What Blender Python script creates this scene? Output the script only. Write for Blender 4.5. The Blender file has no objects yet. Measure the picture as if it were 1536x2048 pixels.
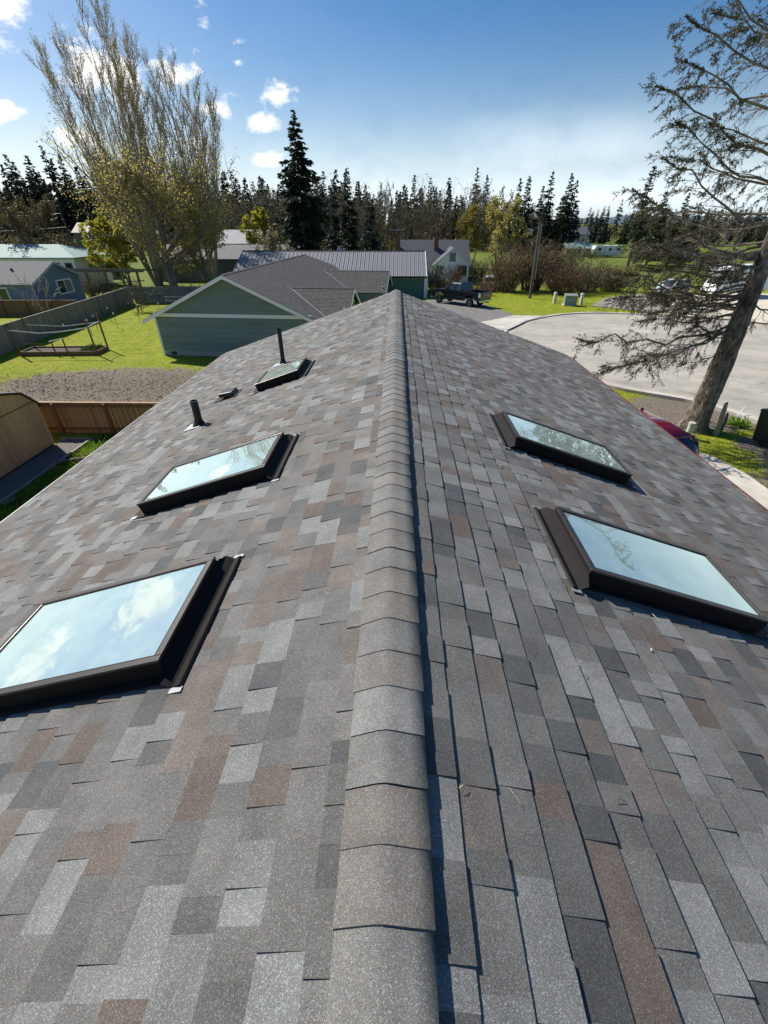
import bpy, math, random
import numpy as np
from mathutils import Vector, Matrix
rnd = random.Random(7)
rng = np.random.default_rng(7)
SC = bpy.context.scene
COL = SC.collection
R = math.radians

# ------------------------------------------------------------------ camera
ZR = 4.25            # ridge height
SLOPE = math.atan(1/3.)
CA, SA = math.cos(SLOPE), math.sin(SLOPE)
W_EAVE = 4.79
Y_END = 12.6
Y_BACK = -4.0
cam_d = bpy.data.cameras.new('camera')
cam = bpy.data.objects.new('camera', cam_d); COL.objects.link(cam)
cam.location = (0.012, 0.0, ZR + 1.48)
cam.rotation_euler = (R(90 - 33.858), 0, R(1.488))
cam_d.sensor_fit = 'HORIZONTAL'; cam_d.sensor_width = 36
cam_d.lens = 36 * 863 / 1536
cam_d.clip_start = 0.05; cam_d.clip_end = 20000
SC.camera = cam

# ------------------------------------------------------------------ light
SUN_AZ, SUN_EL = R(-50), R(41)
sun_dir = Vector((math.sin(SUN_AZ)*math.cos(SUN_EL), math.cos(SUN_AZ)*math.cos(SUN_EL), math.sin(SUN_EL)))
sd = bpy.data.lights.new('sun', 'SUN'); sd.energy = 5.0; sd.angle = R(0.53); sd.color = (1.0, 0.95, 0.87)
so = bpy.data.objects.new('sun', sd); COL.objects.link(so)
so.rotation_euler = (-sun_dir).to_track_quat('-Z', 'Y').to_euler()
SC.view_settings.view_transform = 'Standard'
SC.view_settings.look = 'None'
SC.view_settings.exposure = 0.35
SC.view_settings.gamma = 1.0

def build_world():
    w = bpy.data.worlds.new('World'); SC.world = w; w.use_nodes = True
    nt = w.node_tree; N = nt.nodes; L = nt.links; N.clear()
    out = N.new('ShaderNodeOutputWorld'); bg = N.new('ShaderNodeBackground')
    sky = N.new('ShaderNodeTexSky'); sky.sky_type = 'NISHITA'; sky.sun_disc = False
    sky.sun_elevation = SUN_EL; sky.sun_rotation = SUN_AZ
    sky.air_density = 1.0; sky.dust_density = 1.1; sky.ozone_density = 5.0; sky.altitude = 0
    hsv = N.new('ShaderNodeHueSaturation'); hsv.inputs['Saturation'].default_value = 1.4
    L.new(sky.outputs[0], hsv.inputs['Color'])
    def val(v):
        n = N.new('ShaderNodeValue'); n.outputs[0].default_value = v; return n.outputs[0]
    def m(op, a, b=None, c=None, clamp=False):
        n = N.new('ShaderNodeMath'); n.operation = op; n.use_clamp = clamp
        for i, x in enumerate((a, b, c)):
            if x is None: continue
            if isinstance(x, (int, float)): n.inputs[i].default_value = x
            else: L.new(x, n.inputs[i])
        return n.outputs[0]
    tc = N.new('ShaderNodeTexCoord'); sep = N.new('ShaderNodeSeparateXYZ')
    L.new(tc.outputs['Generated'], sep.inputs[0])
    X, Y, Z = sep.outputs
    az = m('ARCTAN2', X, Y); el = m('ARCSINE', Z)
    comb = N.new('ShaderNodeCombineXYZ')
    L.new(az, comb.inputs[0]); L.new(m('MULTIPLY', el, 1.7), comb.inputs[1])
    def noise(scale, detail, rough=0.55, off=0.0, dist=0.0):
        n = N.new('ShaderNodeTexNoise'); n.inputs['Scale'].default_value = scale
        n.inputs['Detail'].default_value = detail; n.inputs['Roughness'].default_value = rough
        n.inputs['Distortion'].default_value = dist
        mp = N.new('ShaderNodeMapping'); mp.inputs['Location'].default_value = (off, off*0.7, off*1.3)
        L.new(comb.outputs[0], mp.inputs[0]); L.new(mp.outputs[0], n.inputs['Vector'])
        return n.outputs[0]
    puff = noise(20, 9, 0.62, 0.0, 0.25); fine = noise(9, 5, 0.55, 3.3)
    # cumulus puffs: centre azimuth, elevation, radii (degrees), density
    blobs = [(-11.6, 9.8, 2.5, 1.1, 1.0), (-13.6, 8.0, 2.4, 1.0, 1.0), (-17.4, 9.0, 2.0, 1.0, 1.0), (-34.6, 7.6, 2.2, 0.9, .9),
             (-27, 10.6, 4.2, 2.6, .95), (-21.0, 11.0, 2.6, 1.5, 0.9), (-15.0, 13.3, 1.0, 0.6, 0.55), (-15.0, 12.0, 0.9, 0.5, 0.55),
             (-17.3, 14.6, 0.9, 0.9, 0.6), (-31.5, 13.8, 3.2, 1.5, 0.8), (-34, 11.2, 2.6, 1.0, 0.6), (-13.8, 5.2, 2.6, 0.8, 0.9),
             (-29, 6.5, 3.4, 1.2, 0.8), (-20.5, 6.2, 3.0, 1.0, 0.7),
             (-52, 12, 5.5, 2.6, 1.0), (-62, 8, 5.0, 2.0, 0.9), (-44, 15.5, 3.4, 1.6, .9), (-74, 13, 6, 3, 1.0), (-95, 10, 7, 3, 1.0),
             (-120, 18, 8, 4, 1.0), (150, 14, 9, 4, 1.0), (100, 12, 6, 2, .8), (-56, 24, 6, 3, .9)]
    dens = None
    for a, e, ra, re, d in blobs:
        dx = m('MULTIPLY', m('SUBTRACT', az, R(a)), 1.3/R(ra)); dy = m('MULTIPLY', m('SUBTRACT', el, R(e)), 1.2/R(re))
        r = m('ADD', m('MULTIPLY', dx, dx), m('MULTIPLY', dy, dy))
        g = m('MULTIPLY', m('POWER', 2.718, m('MULTIPLY', r, -0.9)), d)
        dens = g if dens is None else m('MAXIMUM', dens, g)
    t = m('ADD', dens, m('MULTIPLY', m('SUBTRACT', puff, 0.5), 2.6))
    cum = m('MULTIPLY', m('SUBTRACT', t, 0.34), 1.55, clamp=True)
    cum = m('POWER', m('MULTIPLY', m('MULTIPLY', cum, cum), m('SUBTRACT', 3.0, m('MULTIPLY', cum, 2.0))), 0.8)
    cum = m('MULTIPLY', cum, m('GREATER_THAN', dens, 0.04))
    # thin high veil that thickens towards the horizon
    hz = m('POWER', 2.718, m('MULTIPLY', m('ABSOLUTE', m('SUBTRACT', el, R(2.0))), -13.0))
    veil = m('MULTIPLY', hz, m('MULTIPLY', m('ADD', fine, 0.25), 1.35, clamp=True), clamp=True)
    # a broad thin cirrus sheet, right of the view's centre
    cx_ = m('MULTIPLY', m('SUBTRACT', az, R(15)), 1/R(17)); cy_ = m('MULTIPLY', m('SUBTRACT', el, R(5.0)), 1/R(3.6))
    cir = m('POWER', 2.718, m('MULTIPLY', m('ADD', m('MULTIPLY', cx_, cx_), m('MULTIPLY', cy_, cy_)), -0.9))
    cir = m('MULTIPLY', cir, m('MULTIPLY', m('ADD', noise(5, 6, 0.6, 1.7), 0.1), 1.05, clamp=True))
    veil = m('MAXIMUM', veil, cir)
    mix1 = N.new('ShaderNodeMixRGB'); mix1.inputs[2].default_value = (10.8, 12.3, 13.2, 1)
    L.new(veil, mix1.inputs[0]); L.new(hsv.outputs[0], mix1.inputs[1])
    mix2 = N.new('ShaderNodeMixRGB'); mix2.inputs[2].default_value = (13, 13, 12.8, 1)
    L.new(cum, mix2.inputs[0]); L.new(mix1.outputs[0], mix2.inputs[1])
    L.new(mix2.outputs[0], bg.inputs[0]); bg.inputs[1].default_value = 0.074
    L.new(bg.outputs[0], out.inputs[0])
build_world()

# ------------------------------------------------------------------ helpers
def ss(a, b, x):
    t = min(1, max(0, (x-a)/(b-a))); return t*t*(3-2*t)
def zg(x, y):
    zr = -0.2 - 0.8*ss(16, 42, y) - 0.5*ss(42, 70, y)
    return -2.2 + (zr + 2.2)*ss(-5, 3, x)
def tag(o, label=None, cat=None, group=None, kind=None):
    if label: o['label'] = label
    if cat: o['category'] = cat
    if group: o['group'] = group
    if kind: o['kind'] = kind
    return o
def thing(name, label, cat, loc=(0, 0, 0), rot=0.0, group=None):
    o = bpy.data.objects.new(name, None); COL.objects.link(o); o.empty_display_size = 0.2
    o.location = loc; o.rotation_euler = (0, 0, rot)
    return tag(o, label, cat, group)
def link(name, me, parent=None, loc=(0, 0, 0), rot=(0, 0, 0)):
    o = bpy.data.objects.new(name, me); COL.objects.link(o)
    o.location = loc; o.rotation_euler = rot
    if parent: o.parent = parent
    return o
def mesh_np(name, V, F, mat=None, smooth=False):
    me = bpy.data.meshes.new(name)
    V = np.asarray(V, dtype=np.float32); F = np.asarray(F, dtype=np.int32)
    k = F.shape[1]
    me.vertices.add(len(V)); me.vertices.foreach_set('co', V.ravel())
    me.loops.add(F.size); me.loops.foreach_set('vertex_index', F.ravel())
    me.polygons.add(len(F)); me.polygons.foreach_set('loop_start', np.arange(0, F.size, k, dtype=np.int32))
    me.update(calc_edges=True)
    me.polygons.foreach_set('use_smooth', np.full(len(F), bool(smooth)))
    if mat: me.materials.append(mat)
    return me
class MB:
    def __init__(s): s.v = []; s.f = []
    def add(s, vs, fs):
        b = len(s.v); s.v += [tuple(p) for p in vs]; s.f += [tuple(i+b for i in q) for q in fs]; return s
    def hexa(s, p):   # p: bottom 4 (ccw), top 4
        return s.add(p, [(3,2,1,0),(4,5,6,7),(0,1,5,4),(1,2,6,5),(2,3,7,6),(3,0,4,7)])
    def box(s, x0, x1, y0, y1, z0, z1):
        return s.hexa([(x0,y0,z0),(x1,y0,z0),(x1,y1,z0),(x0,y1,z0),(x0,y0,z1),(x1,y0,z1),(x1,y1,z1),(x0,y1,z1)])
    def quad(s, a, b, c, d): return s.add([a,b,c,d], [(0,1,2,3)])
    def poly(s, pts): return s.add(pts, [tuple(range(len(pts)))])
    def extr(s, pts, fn, d0, d1):   # pts 2D polygon, fn(a,b,d)->xyz
        n = len(pts); vs = [fn(a,b,d0) for a,b in pts] + [fn(a,b,d1) for a,b in pts]
        fs = [tuple(reversed(range(n))), tuple(range(n, 2*n))] + [(i,(i+1)%n,n+(i+1)%n,n+i) for i in range(n)]
        return s.add(vs, fs)
    def tube(s, pts, rad, n=6, cap=True):
        pts = [Vector(p) for p in pts]; rings = []
        if isinstance(rad, (int, float)): rad = [rad]*len(pts)
        up = Vector((0.31, 0.17, 0.93))
        for i, p in enumerate(pts):
            t = (pts[min(i+1, len(pts)-1)] - pts[max(i-1, 0)])
            if t.length < 1e-9: t = Vector((0,0,1))
            t.normalize()
            a = t.cross(up)
            if a.length < 1e-3: a = t.cross(Vector((1,0,0)))
            a.normalize(); b = t.cross(a)
            rings.append([p + (a*math.cos(2*math.pi*k/n) + b*math.sin(2*math.pi*k/n))*rad[i] for k in range(n)])
        vs = [q for r in rings for q in r]
        fs = [(i*n+k, i*n+(k+1)%n, (i+1)*n+(k+1)%n, (i+1)*n+k) for i in range(len(pts)-1) for k in range(n)]
        if cap: fs += [tuple(reversed(range(n))), tuple(range((len(pts)-1)*n, len(pts)*n))]
        return s.add(vs, fs)
    def loft(s, secs):      # list of equal-length closed rings
        n = len(secs[0]); vs = [q for r in secs for q in r]
        fs = [(i*n+k, i*n+(k+1)%n, (i+1)*n+(k+1)%n, (i+1)*n+k) for i in range(len(secs)-1) for k in range(n)]
        fs += [tuple(reversed(range(n))), tuple(range((len(secs)-1)*n, len(secs)*n))]
        return s.add(vs, fs)
    def mesh(s, name, mat=None, smooth=False):
        me = bpy.data.meshes.new(name); me.from_pydata(s.v, [], s.f); me.update()
        if smooth:
            for p in me.polygons: p.use_smooth = True
        if mat: me.materials.append(mat)
        return me
    def build(s, name, mat, parent=None, smooth=False, bevel=0, loc=(0,0,0), rot=(0,0,0)):
        o = link(name, s.mesh(name, mat, smooth), parent, loc, rot)
        if bevel:
            b = o.modifiers.new('bevel', 'BEVEL'); b.width = bevel; b.segments = 2; b.limit_method = 'ANGLE'; b.angle_limit = R(35)
        return o

# ------------------------------------------------------------------ materials
MATS = {}
def mat(name, col, rough=0.7, metal=0.0, var=0.15, scale=3.0, bump=0.0, bscale=40.0, spec=0.5, stretch=(1,1,1), island=0.0, var2=None, coord='Object', objvar=0.0):
    if name in MATS: return MATS[name]
    m = bpy.data.materials.new(name); MATS[name] = m; m.use_nodes = True
    nt = m.node_tree; N = nt.nodes; L = nt.links; p = N['Principled BSDF']
    p.inputs['Roughness'].default_value = rough; p.inputs['Metallic'].default_value = metal
    p.inputs['Specular IOR Level'].default_value = spec
    tc = N.new('ShaderNodeTexCoord'); mp = N.new('ShaderNodeMapping'); mp.inputs['Scale'].default_value = stretch
    L.new(tc.outputs[coord], mp.inputs[0])
    n1 = N.new('ShaderNodeTexNoise'); n1.inputs['Scale'].default_value = scale; n1.inputs['Detail'].default_value = 6; n1.inputs['Roughness'].default_value = 0.62
    L.new(mp.outputs[0], n1.inputs['Vector'])
    mr = N.new('ShaderNodeMapRange'); mr.inputs[1].default_value = 0.28; mr.inputs[2].default_value = 0.72
    mr.inputs[3].default_value = 1-var; mr.inputs[4].default_value = 1+var; L.new(n1.outputs[0], mr.inputs[0])
    fac = mr.outputs[0]
    if island:
        g = N.new('ShaderNodeNewGeometry'); mi = N.new('ShaderNodeMapRange'); mi.inputs[3].default_value = 1-island; mi.inputs[4].default_value = 1+island
        L.new(g.outputs['Random Per Island'], mi.inputs[0])
        mu = N.new('ShaderNodeMath'); mu.operation = 'MULTIPLY'; L.new(fac, mu.inputs[0]); L.new(mi.outputs[0], mu.inputs[1]); fac = mu.outputs[0]
    if objvar:
        oi = N.new('ShaderNodeObjectInfo'); mo = N.new('ShaderNodeMapRange'); mo.inputs[3].default_value = 1-objvar; mo.inputs[4].default_value = 1+objvar
        L.new(oi.outputs['Random'], mo.inputs[0])
        mv = N.new('ShaderNodeMath'); mv.operation = 'MULTIPLY'; L.new(fac, mv.inputs[0]); L.new(mo.outputs[0], mv.inputs[1]); fac = mv.outputs[0]
    base = N.new('ShaderNodeMixRGB'); base.inputs[1].default_value = (*col, 1); base.inputs[2].default_value = (*(var2 or col), 1)
    n2 = N.new('ShaderNodeTexNoise'); n2.inputs['Scale'].default_value = scale*0.33; n2.inputs['Detail'].default_value = 4
    L.new(mp.outputs[0], n2.inputs['Vector'])
    r2 = N.new('ShaderNodeMapRange'); r2.inputs[1].default_value = 0.4; r2.inputs[2].default_value = 0.62; L.new(n2.outputs[0], r2.inputs[0]); L.new(r2.outputs[0], base.inputs[0])
    vm = N.new('ShaderNodeVectorMath'); vm.operation = 'SCALE'; L.new(base.outputs[0], vm.inputs[0]); L.new(fac, vm.inputs['Scale'])
    L.new(vm.outputs[0], p.inputs['Base Color'])
    if bump:
        nb = N.new('ShaderNodeTexNoise'); nb.inputs['Scale'].default_value = bscale; nb.inputs['Detail'].default_value = 4
        L.new(mp.outputs[0], nb.inputs['Vector'])
        bp = N.new('ShaderNodeBump'); bp.inputs['Strength'].default_value = bump; bp.inputs['Distance'].default_value = 0.02
        L.new(nb.outputs[0], bp.inputs['Height']); L.new(bp.outputs[0], p.inputs['Normal'])
    return m
def leaf_mat(name, col, trans=0.4, var=0.35, col2=None, scale=0.6):
    if name in MATS: return MATS[name]
    m = mat(name, col, 0.65, 0, 0.22, scale, island=var, var2=col2, spec=0.25)
    nt = m.node_tree; N = nt.nodes; L = nt.links; p = N['Principled BSDF']; out = N['Material Output']
    tr = N.new('ShaderNodeBsdfTranslucent'); mx = N.new('ShaderNodeMixShader'); mx.inputs[0].default_value = trans
    src = p.inputs['Base Color'].links[0].from_socket
    L.new(src, tr.inputs[0]); L.new(p.outputs[0], mx.inputs[1]); L.new(tr.outputs[0], mx.inputs[2]); L.new(mx.outputs[0], out.inputs[0])
    return m
def shingle_mat():
    m = bpy.data.materials.new('asphalt_shingle'); m.use_nodes = True
    nt = m.node_tree; N = nt.nodes; L = nt.links; p = N['Principled BSDF']
    p.inputs['Roughness'].default_value = 0.85; p.inputs['Specular IOR Level'].default_value = 0.3
    at = N.new('ShaderNodeAttribute'); at.attribute_name = 'col'
    geo = N.new('ShaderNodeNewGeometry')
    n = N.new('ShaderNodeTexNoise'); n.inputs['Scale'].default_value = 430; n.inputs['Detail'].default_value = 2; n.inputs['Roughness'].default_value = 0.7
    L.new(geo.outputs['Position'], n.inputs['Vector'])
    mr = N.new('ShaderNodeMapRange'); mr.inputs[1].default_value = 0.3; mr.inputs[2].default_value = 0.7; mr.inputs[3].default_value = 0.42; mr.inputs[4].default_value = 1.50
    L.new(n.outputs[0], mr.inputs[0])
    n3 = N.new('ShaderNodeTexNoise'); n3.inputs['Scale'].default_value = 5.0; n3.inputs['Detail'].default_value = 7; n3.inputs['Roughness'].default_value = 0.62
    L.new(geo.outputs['Position'], n3.inputs['Vector'])
    m3 = N.new('ShaderNodeMapRange'); m3.inputs[1].default_value = 0.3; m3.inputs[2].default_value = 0.7; m3.inputs[3].default_value = 0.80; m3.inputs[4].default_value = 1.20
    L.new(n3.outputs[0], m3.inputs[0])
    mu = N.new('ShaderNodeMath'); mu.operation = 'MULTIPLY'; L.new(mr.outputs[0], mu.inputs[0]); L.new(m3.outputs[0], mu.inputs[1])
    # pale granules
    v = N.new('ShaderNodeTexVoronoi'); v.inputs['Scale'].default_value = 400; L.new(geo.outputs['Position'], v.inputs['Vector'])
    sp = N.new('ShaderNodeSeparateColor'); L.new(v.outputs['Color'], sp.inputs[0])
    gt = N.new('ShaderNodeMath'); gt.operation = 'GREATER_THAN'; gt.inputs[1].default_value = 0.86; L.new(sp.outputs[0], gt.inputs[0])
    ad = N.new('ShaderNodeMath'); ad.operation = 'MULTIPLY_ADD'; ad.inputs[1].default_value = 0.75; L.new(gt.outputs[0], ad.inputs[0]); L.new(mu.outputs[0], ad.inputs[2])
    vm = N.new('ShaderNodeVectorMath'); vm.operation = 'SCALE'; L.new(at.outputs['Color'], vm.inputs[0]); L.new(ad.outputs[0], vm.inputs['Scale'])
    # granule blend: warm and cool grains mixed within each tab
    sp2 = N.new('ShaderNodeMapRange'); sp2.inputs[3].default_value = 0.0; sp2.inputs[4].default_value = 1.0; L.new(sp.outputs[1], sp2.inputs[0])
    tint = N.new('ShaderNodeMixRGB'); tint.inputs[1].default_value = (1.11, 0.985, 0.90, 1); tint.inputs[2].default_value = (0.91, 1.01, 1.07, 1); L.new(sp2.outputs[0], tint.inputs[0])
    tm = N.new('ShaderNodeVectorMath'); tm.operation = 'MULTIPLY'; L.new(vm.outputs[0], tm.inputs[0]); L.new(tint.outputs[0], tm.inputs[1])
    L.new(tm.outputs[0], p.inputs['Base Color'])
    bp = N.new('ShaderNodeBump'); bp.inputs['Strength'].default_value = 0.55; bp.inputs['Distance'].default_value = 0.003
    L.new(n.outputs[0], bp.inputs['Height']); L.new(bp.outputs[0], p.inputs['Normal'])
    return m
def glass_mat():
    m = bpy.data.materials.new('skylight_glass'); m.use_nodes = True
    nt = m.node_tree; N = nt.nodes; L = nt.links; N.remove(N['Principled BSDF']); out = N['Material Output']
    gl = N.new('ShaderNodeBsdfGlossy'); gl.inputs['Roughness'].default_value = 0.0; gl.inputs['Color'].default_value = (0.88, 0.98, 0.94, 1)
    tr = N.new('ShaderNodeBsdfTransparent'); tr.inputs[0].default_value = (0.84, 0.97, 0.88, 1)
    fr = N.new('ShaderNodeFresnel'); fr.inputs[0].default_value = 1.9
    ma = N.new('ShaderNodeMath'); ma.operation = 'MULTIPLY_ADD'; ma.inputs[1].default_value = 1.3; ma.inputs[2].default_value = 0.47; ma.use_clamp = True
    L.new(fr.outputs[0], ma.inputs[0])
    mx = N.new('ShaderNodeMixShader'); L.new(ma.outputs[0], mx.inputs[0]); L.new(tr.outputs[0], mx.inputs[1]); L.new(gl.outputs[0], mx.inputs[2])
    # double glazing is never quite flat
    tc = N.new('ShaderNodeTexCoord'); nz = N.new('ShaderNodeTexNoise'); nz.inputs['Scale'].default_value = 2.2; nz.inputs['Detail'].default_value = 1
    L.new(tc.outputs['Object'], nz.inputs['Vector'])
    bp = N.new('ShaderNodeBump'); bp.inputs['Strength'].default_value = 0.12; bp.inputs['Distance'].default_value = 0.02
    L.new(nz.outputs[0], bp.inputs['Height']); L.new(bp.outputs[0], gl.inputs['Normal'])
    # pale green diffuse layer, mixed in unevenly by noise
    df = N.new('ShaderNodeBsdfDiffuse'); df.inputs[0].default_value = (0.70, 0.86, 0.78, 1)
    n2 = N.new('ShaderNodeTexNoise'); n2.inputs['Scale'].default_value = 5.5; n2.inputs['Detail'].default_value = 8; n2.inputs['Roughness'].default_value = 0.65
    L.new(tc.outputs['Object'], n2.inputs['Vector'])
    mr = N.new('ShaderNodeMapRange'); mr.inputs[1].default_value = 0.3; mr.inputs[2].default_value = 0.75; mr.inputs[3].default_value = 0.17; mr.inputs[4].default_value = 0.33
    L.new(n2.outputs[0], mr.inputs[0])
    m2 = N.new('ShaderNodeMixShader'); L.new(mr.outputs[0], m2.inputs[0]); L.new(mx.outputs[0], m2.inputs[1]); L.new(df.outputs[0], m2.inputs[2])
    L.new(m2.outputs[0], out.inputs[0]); return m
M_SH = shingle_mat(); M_GLASS = glass_mat()
WIN = mat('window_glass', (0.03, 0.045, 0.05), 0.06, 0, 0.1, spec=0.8)
BRONZE = mat('dark_bronze_metal', (0.013, 0.011, 0.010), 0.68, 0.0, 0.2, 8, spec=0.18)
FRAME_TOP = mat('bronze_frame_top', (0.06, 0.051, 0.044), 0.33, 0.5, 0.12, 8, spec=0.6)
TRIM = mat('white_trim_paint', (0.82, 0.83, 0.84), 0.5, 0, 0.06, 2)
GALV = mat('galvanised_metal', (0.30, 0.31, 0.33), 0.6, 0.2, 0.12, 12)
BLACKP = mat('black_plastic', (0.012, 0.012, 0.013), 0.5, 0, 0.15, 5)
RUBBER = mat('tyre_rubber', (0.012, 0.012, 0.012), 0.8, 0, 0.2, 9)
CHROME = mat('chrome', (0.7, 0.7, 0.7), 0.15, 1.0, 0.03)
BARK = mat('grey_brown_bark', (0.16, 0.13, 0.105), 0.9, 0, 0.35, 6, 0.8, 20, stretch=(1, 1, 0.25), var2=(0.24, 0.20, 0.17))
TWIG = mat('twig_bark', (0.13, 0.105, 0.075), 0.85, 0, 0.25, 3, island=0.3)

# ------------------------------------------------------------------ ground and roads
def axis(lo, hi, near0, near1, step, grow=1.35):
    a = list(np.arange(near0, near1 + 1e-6, step)); s = step
    while a[-1] < hi: s *= grow; a.append(a[-1] + s)
    s = step
    while a[0] > lo: s *= grow; a.insert(0, a[0] - s)
    return a
def ground_mat():
    m = bpy.data.materials.new('grass_ground'); m.use_nodes = True
    nt = m.node_tree; N = nt.nodes; L = nt.links; p = N['Principled BSDF']; p.inputs['Roughness'].default_value = 0.9; p.inputs['Specular IOR Level'].default_value = 0.1
    geo = N.new('ShaderNodeNewGeometry'); sep = N.new('ShaderNodeSeparateXYZ'); L.new(geo.outputs['Position'], sep.inputs[0])
    def m_(op, a, b=None, c=None, clamp=False):
        n = N.new('ShaderNodeMath'); n.operation = op; n.use_clamp = clamp
        for i, x in enumerate((a, b, c)):
            if x is None: continue
            if isinstance(x, (int, float)): n.inputs[i].default_value = x
            else: L.new(x, n.inputs[i])
        return n.outputs[0]
    def noise(s, d=5, r=0.6):
        n = N.new('ShaderNodeTexNoise'); n.inputs['Scale'].default_value = s; n.inputs['Detail'].default_value = d; n.inputs['Roughness'].default_value = r
        L.new(geo.outputs['Position'], n.inputs['Vector']); return n.outputs[0]
    nb, nm, nf = noise(0.35, 6), noise(1.6, 6, 0.7), noise(14, 4, 0.7)
    def mixc(f, a, b):
        x = N.new('ShaderNodeMixRGB')
        for i, v in ((0, f), (1, a), (2, b)):
            if isinstance(v, tuple): x.inputs[i].default_value = (*v, 1)
            elif isinstance(v, (int, float)): x.inputs[i].default_value = v
            else: L.new(v, x.inputs[i])
        return x.outputs[0]
    def rng_(v, a, b):
        n = N.new('ShaderNodeMapRange'); n.inputs[1].default_value = a; n.inputs[2].default_value = b; L.new(v, n.inputs[0]); return n.outputs[0]
    g = mixc(rng_(nm, 0.3, 0.68), (0.15, 0.21, 0.016), (0.35, 0.37, 0.033))
    g = mixc(m_('MULTIPLY', rng_(nb, 0.45, 0.75), 0.45), g, (0.38, 0.36, 0.075))
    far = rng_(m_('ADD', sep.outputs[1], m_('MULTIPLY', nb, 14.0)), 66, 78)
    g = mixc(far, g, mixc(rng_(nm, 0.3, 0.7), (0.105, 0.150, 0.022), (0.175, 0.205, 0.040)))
    d = mixc(rng_(nf, 0.3, 0.7), (0.13, 0.105, 0.08), (0.30, 0.255, 0.205))
    # worn bare patches: (centre x, y, radius x, y)
    msk = None
    for cx, cy, rx, ry in ((-15.5, 24.4, 8.6, 4.2), (11.6, 16.0, 3.0, 2.0), (13.4, 12.5, 2.6, 1.5), (9.5, 15.6, 1.6, 1.2), (12.3, 10.0, 2.9, 1.9)):
        dx = m_('MULTIPLY', m_('SUBTRACT', sep.outputs[0], cx), 1/rx); dy = m_('MULTIPLY', m_('SUBTRACT', sep.outputs[1], cy), 1/ry)
        r = m_('ADD', m_('MULTIPLY', dx, dx), m_('MULTIPLY', dy, dy))
        r = m_('SUBTRACT', 1.0, r)
        msk = r if msk is None else m_('MAXIMUM', msk, r)
    k = m_('ADD', msk, m_('MULTIPLY', m_('SUBTRACT', nm, 0.5), 2.4))
    k = m_('ADD', k, m_('MULTIPLY', m_('SUBTRACT', nf, 0.5), 0.9))
    k = m_('MULTIPLY', m_('ADD', k, 0.05), 3.2, clamp=True)
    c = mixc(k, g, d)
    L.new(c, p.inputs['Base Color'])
    bp = N.new('ShaderNodeBump'); bp.inputs['Strength'].default_value = 0.9; bp.inputs['Distance'].default_value = 0.08
    L.new(nf, bp.inputs['Height']); L.new(bp.outputs[0], p.inputs['Normal'])
    return m
xs = axis(-6000, 6000, -60, 70, 1.25); ys = axis(-400, 7000, -12, 90, 1.25)
GV = [(x, y, zg(x, y)) for y in ys for x in xs]
nx = len(xs)
GF = [(j*nx+i, j*nx+i+1, (j+1)*nx+i+1, (j+1)*nx+i) for j in range(len(ys)-1) for i in range(nx-1)]
tag(link('ground', mesh_np('ground', GV, GF, ground_mat(), True)), kind='structure')

def zs(x, y):   # height of the tessellated ground sheet (bilinear)
    i = max(0, min(nx-2, int(np.searchsorted(xs, x))-1)); j = max(0, min(len(ys)-2, int(np.searchsorted(ys, y))-1))
    u = (x-xs[i])/(xs[i+1]-xs[i]); v = (y-ys[j])/(ys[j+1]-ys[j])
    a = zg(xs[i], ys[j]); b = zg(xs[i+1], ys[j]); c = zg(xs[i], ys[j+1]); d = zg(xs[i+1], ys[j+1])
    return (a*(1-u)+b*u)*(1-v)+(c*(1-u)+d*u)*v
def clip_cell(P, x0, x1, y0, y1):
    for ax, lim, sg in ((0, x0, 1), (0, x1, -1), (1, y0, 1), (1, y1, -1)):
        out = []
        for i in range(len(P)):
            a, b = P[i-1], P[i]; da, db = (a[ax]-lim)*sg, (b[ax]-lim)*sg
            if (da >= 0) != (db >= 0):
                t = da/(da-db); out.append((a[0]+(b[0]-a[0])*t, a[1]+(b[1]-a[1])*t))
            if db >= 0: out.append(b)
        P = out
        if not P: break
    return P
def sheet(name, P, step, lift, material, kind='structure'):
    """drape polygon P over the ground: cut along a grid so that it follows the height"""
    mb = MB(); P = [tuple(q) for q in P]
    ar = sum(P[i-1][0]*P[i][1]-P[i][0]*P[i-1][1] for i in range(len(P)))
    if ar < 0: P = P[::-1]
    X = np.arange(min(q[0] for q in P)-.01, max(q[0] for q in P)+step, step); Yv = np.arange(min(q[1] for q in P)-.01, max(q[1] for q in P)+step, step)
    for j in range(len(Yv)-1):
        for i in range(len(X)-1):
            c = clip_cell(P, X[i], X[i+1], Yv[j], Yv[j+1]); d = []
            for q in c:
                if not d or abs(q[0]-d[-1][0])+abs(q[1]-d[-1][1]) > 1e-5: d.append(q)
            if len(d) > 2 and abs(d[0][0]-d[-1][0])+abs(d[0][1]-d[-1][1]) < 1e-5: d.pop()
            if len(d) > 2: mb.poly([(x, y, zg(x, y)+lift) for x, y in d])
    return tag(mb.build(name, material, None, True), kind=kind)
def ribbon(name, pts, w0, w1, lift, h, material, parent=None, kind='structure'):
    """strip along a polyline, from offset w0 to w1 to its left, with real height h"""
    P = [Vector((x, y)) for x, y in pts]; mb = MB(); rows = []
    for i, p in enumerate(P):
        t = (P[min(i+1, len(P)-1)] - P[max(i-1, 0)]).normalized(); n = Vector((-t.y, t.x))
        a, b = p + n*w0, p + n*w1
        za = zg(p.x, p.y) + lift
        rows.append([(a.x, a.y, za-0.15), (a.x, a.y, za+h), (b.x, b.y, za+h), (b.x, b.y, za-0.15)])
    vs = [q for r in rows for q in r]; n = 4
    fs = [(i*n+k, i*n+k+1, (i+1)*n+k+1, (i+1)*n+k) for i in range(len(rows)-1) for k in range(3)]
    fs += [(0,1,2,3), tuple(range(len(vs)-4, len(vs)))]
    mb.add(vs, fs)
    o = mb.build(name, material, parent)
    return tag(o, kind=kind) if kind else o
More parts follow.
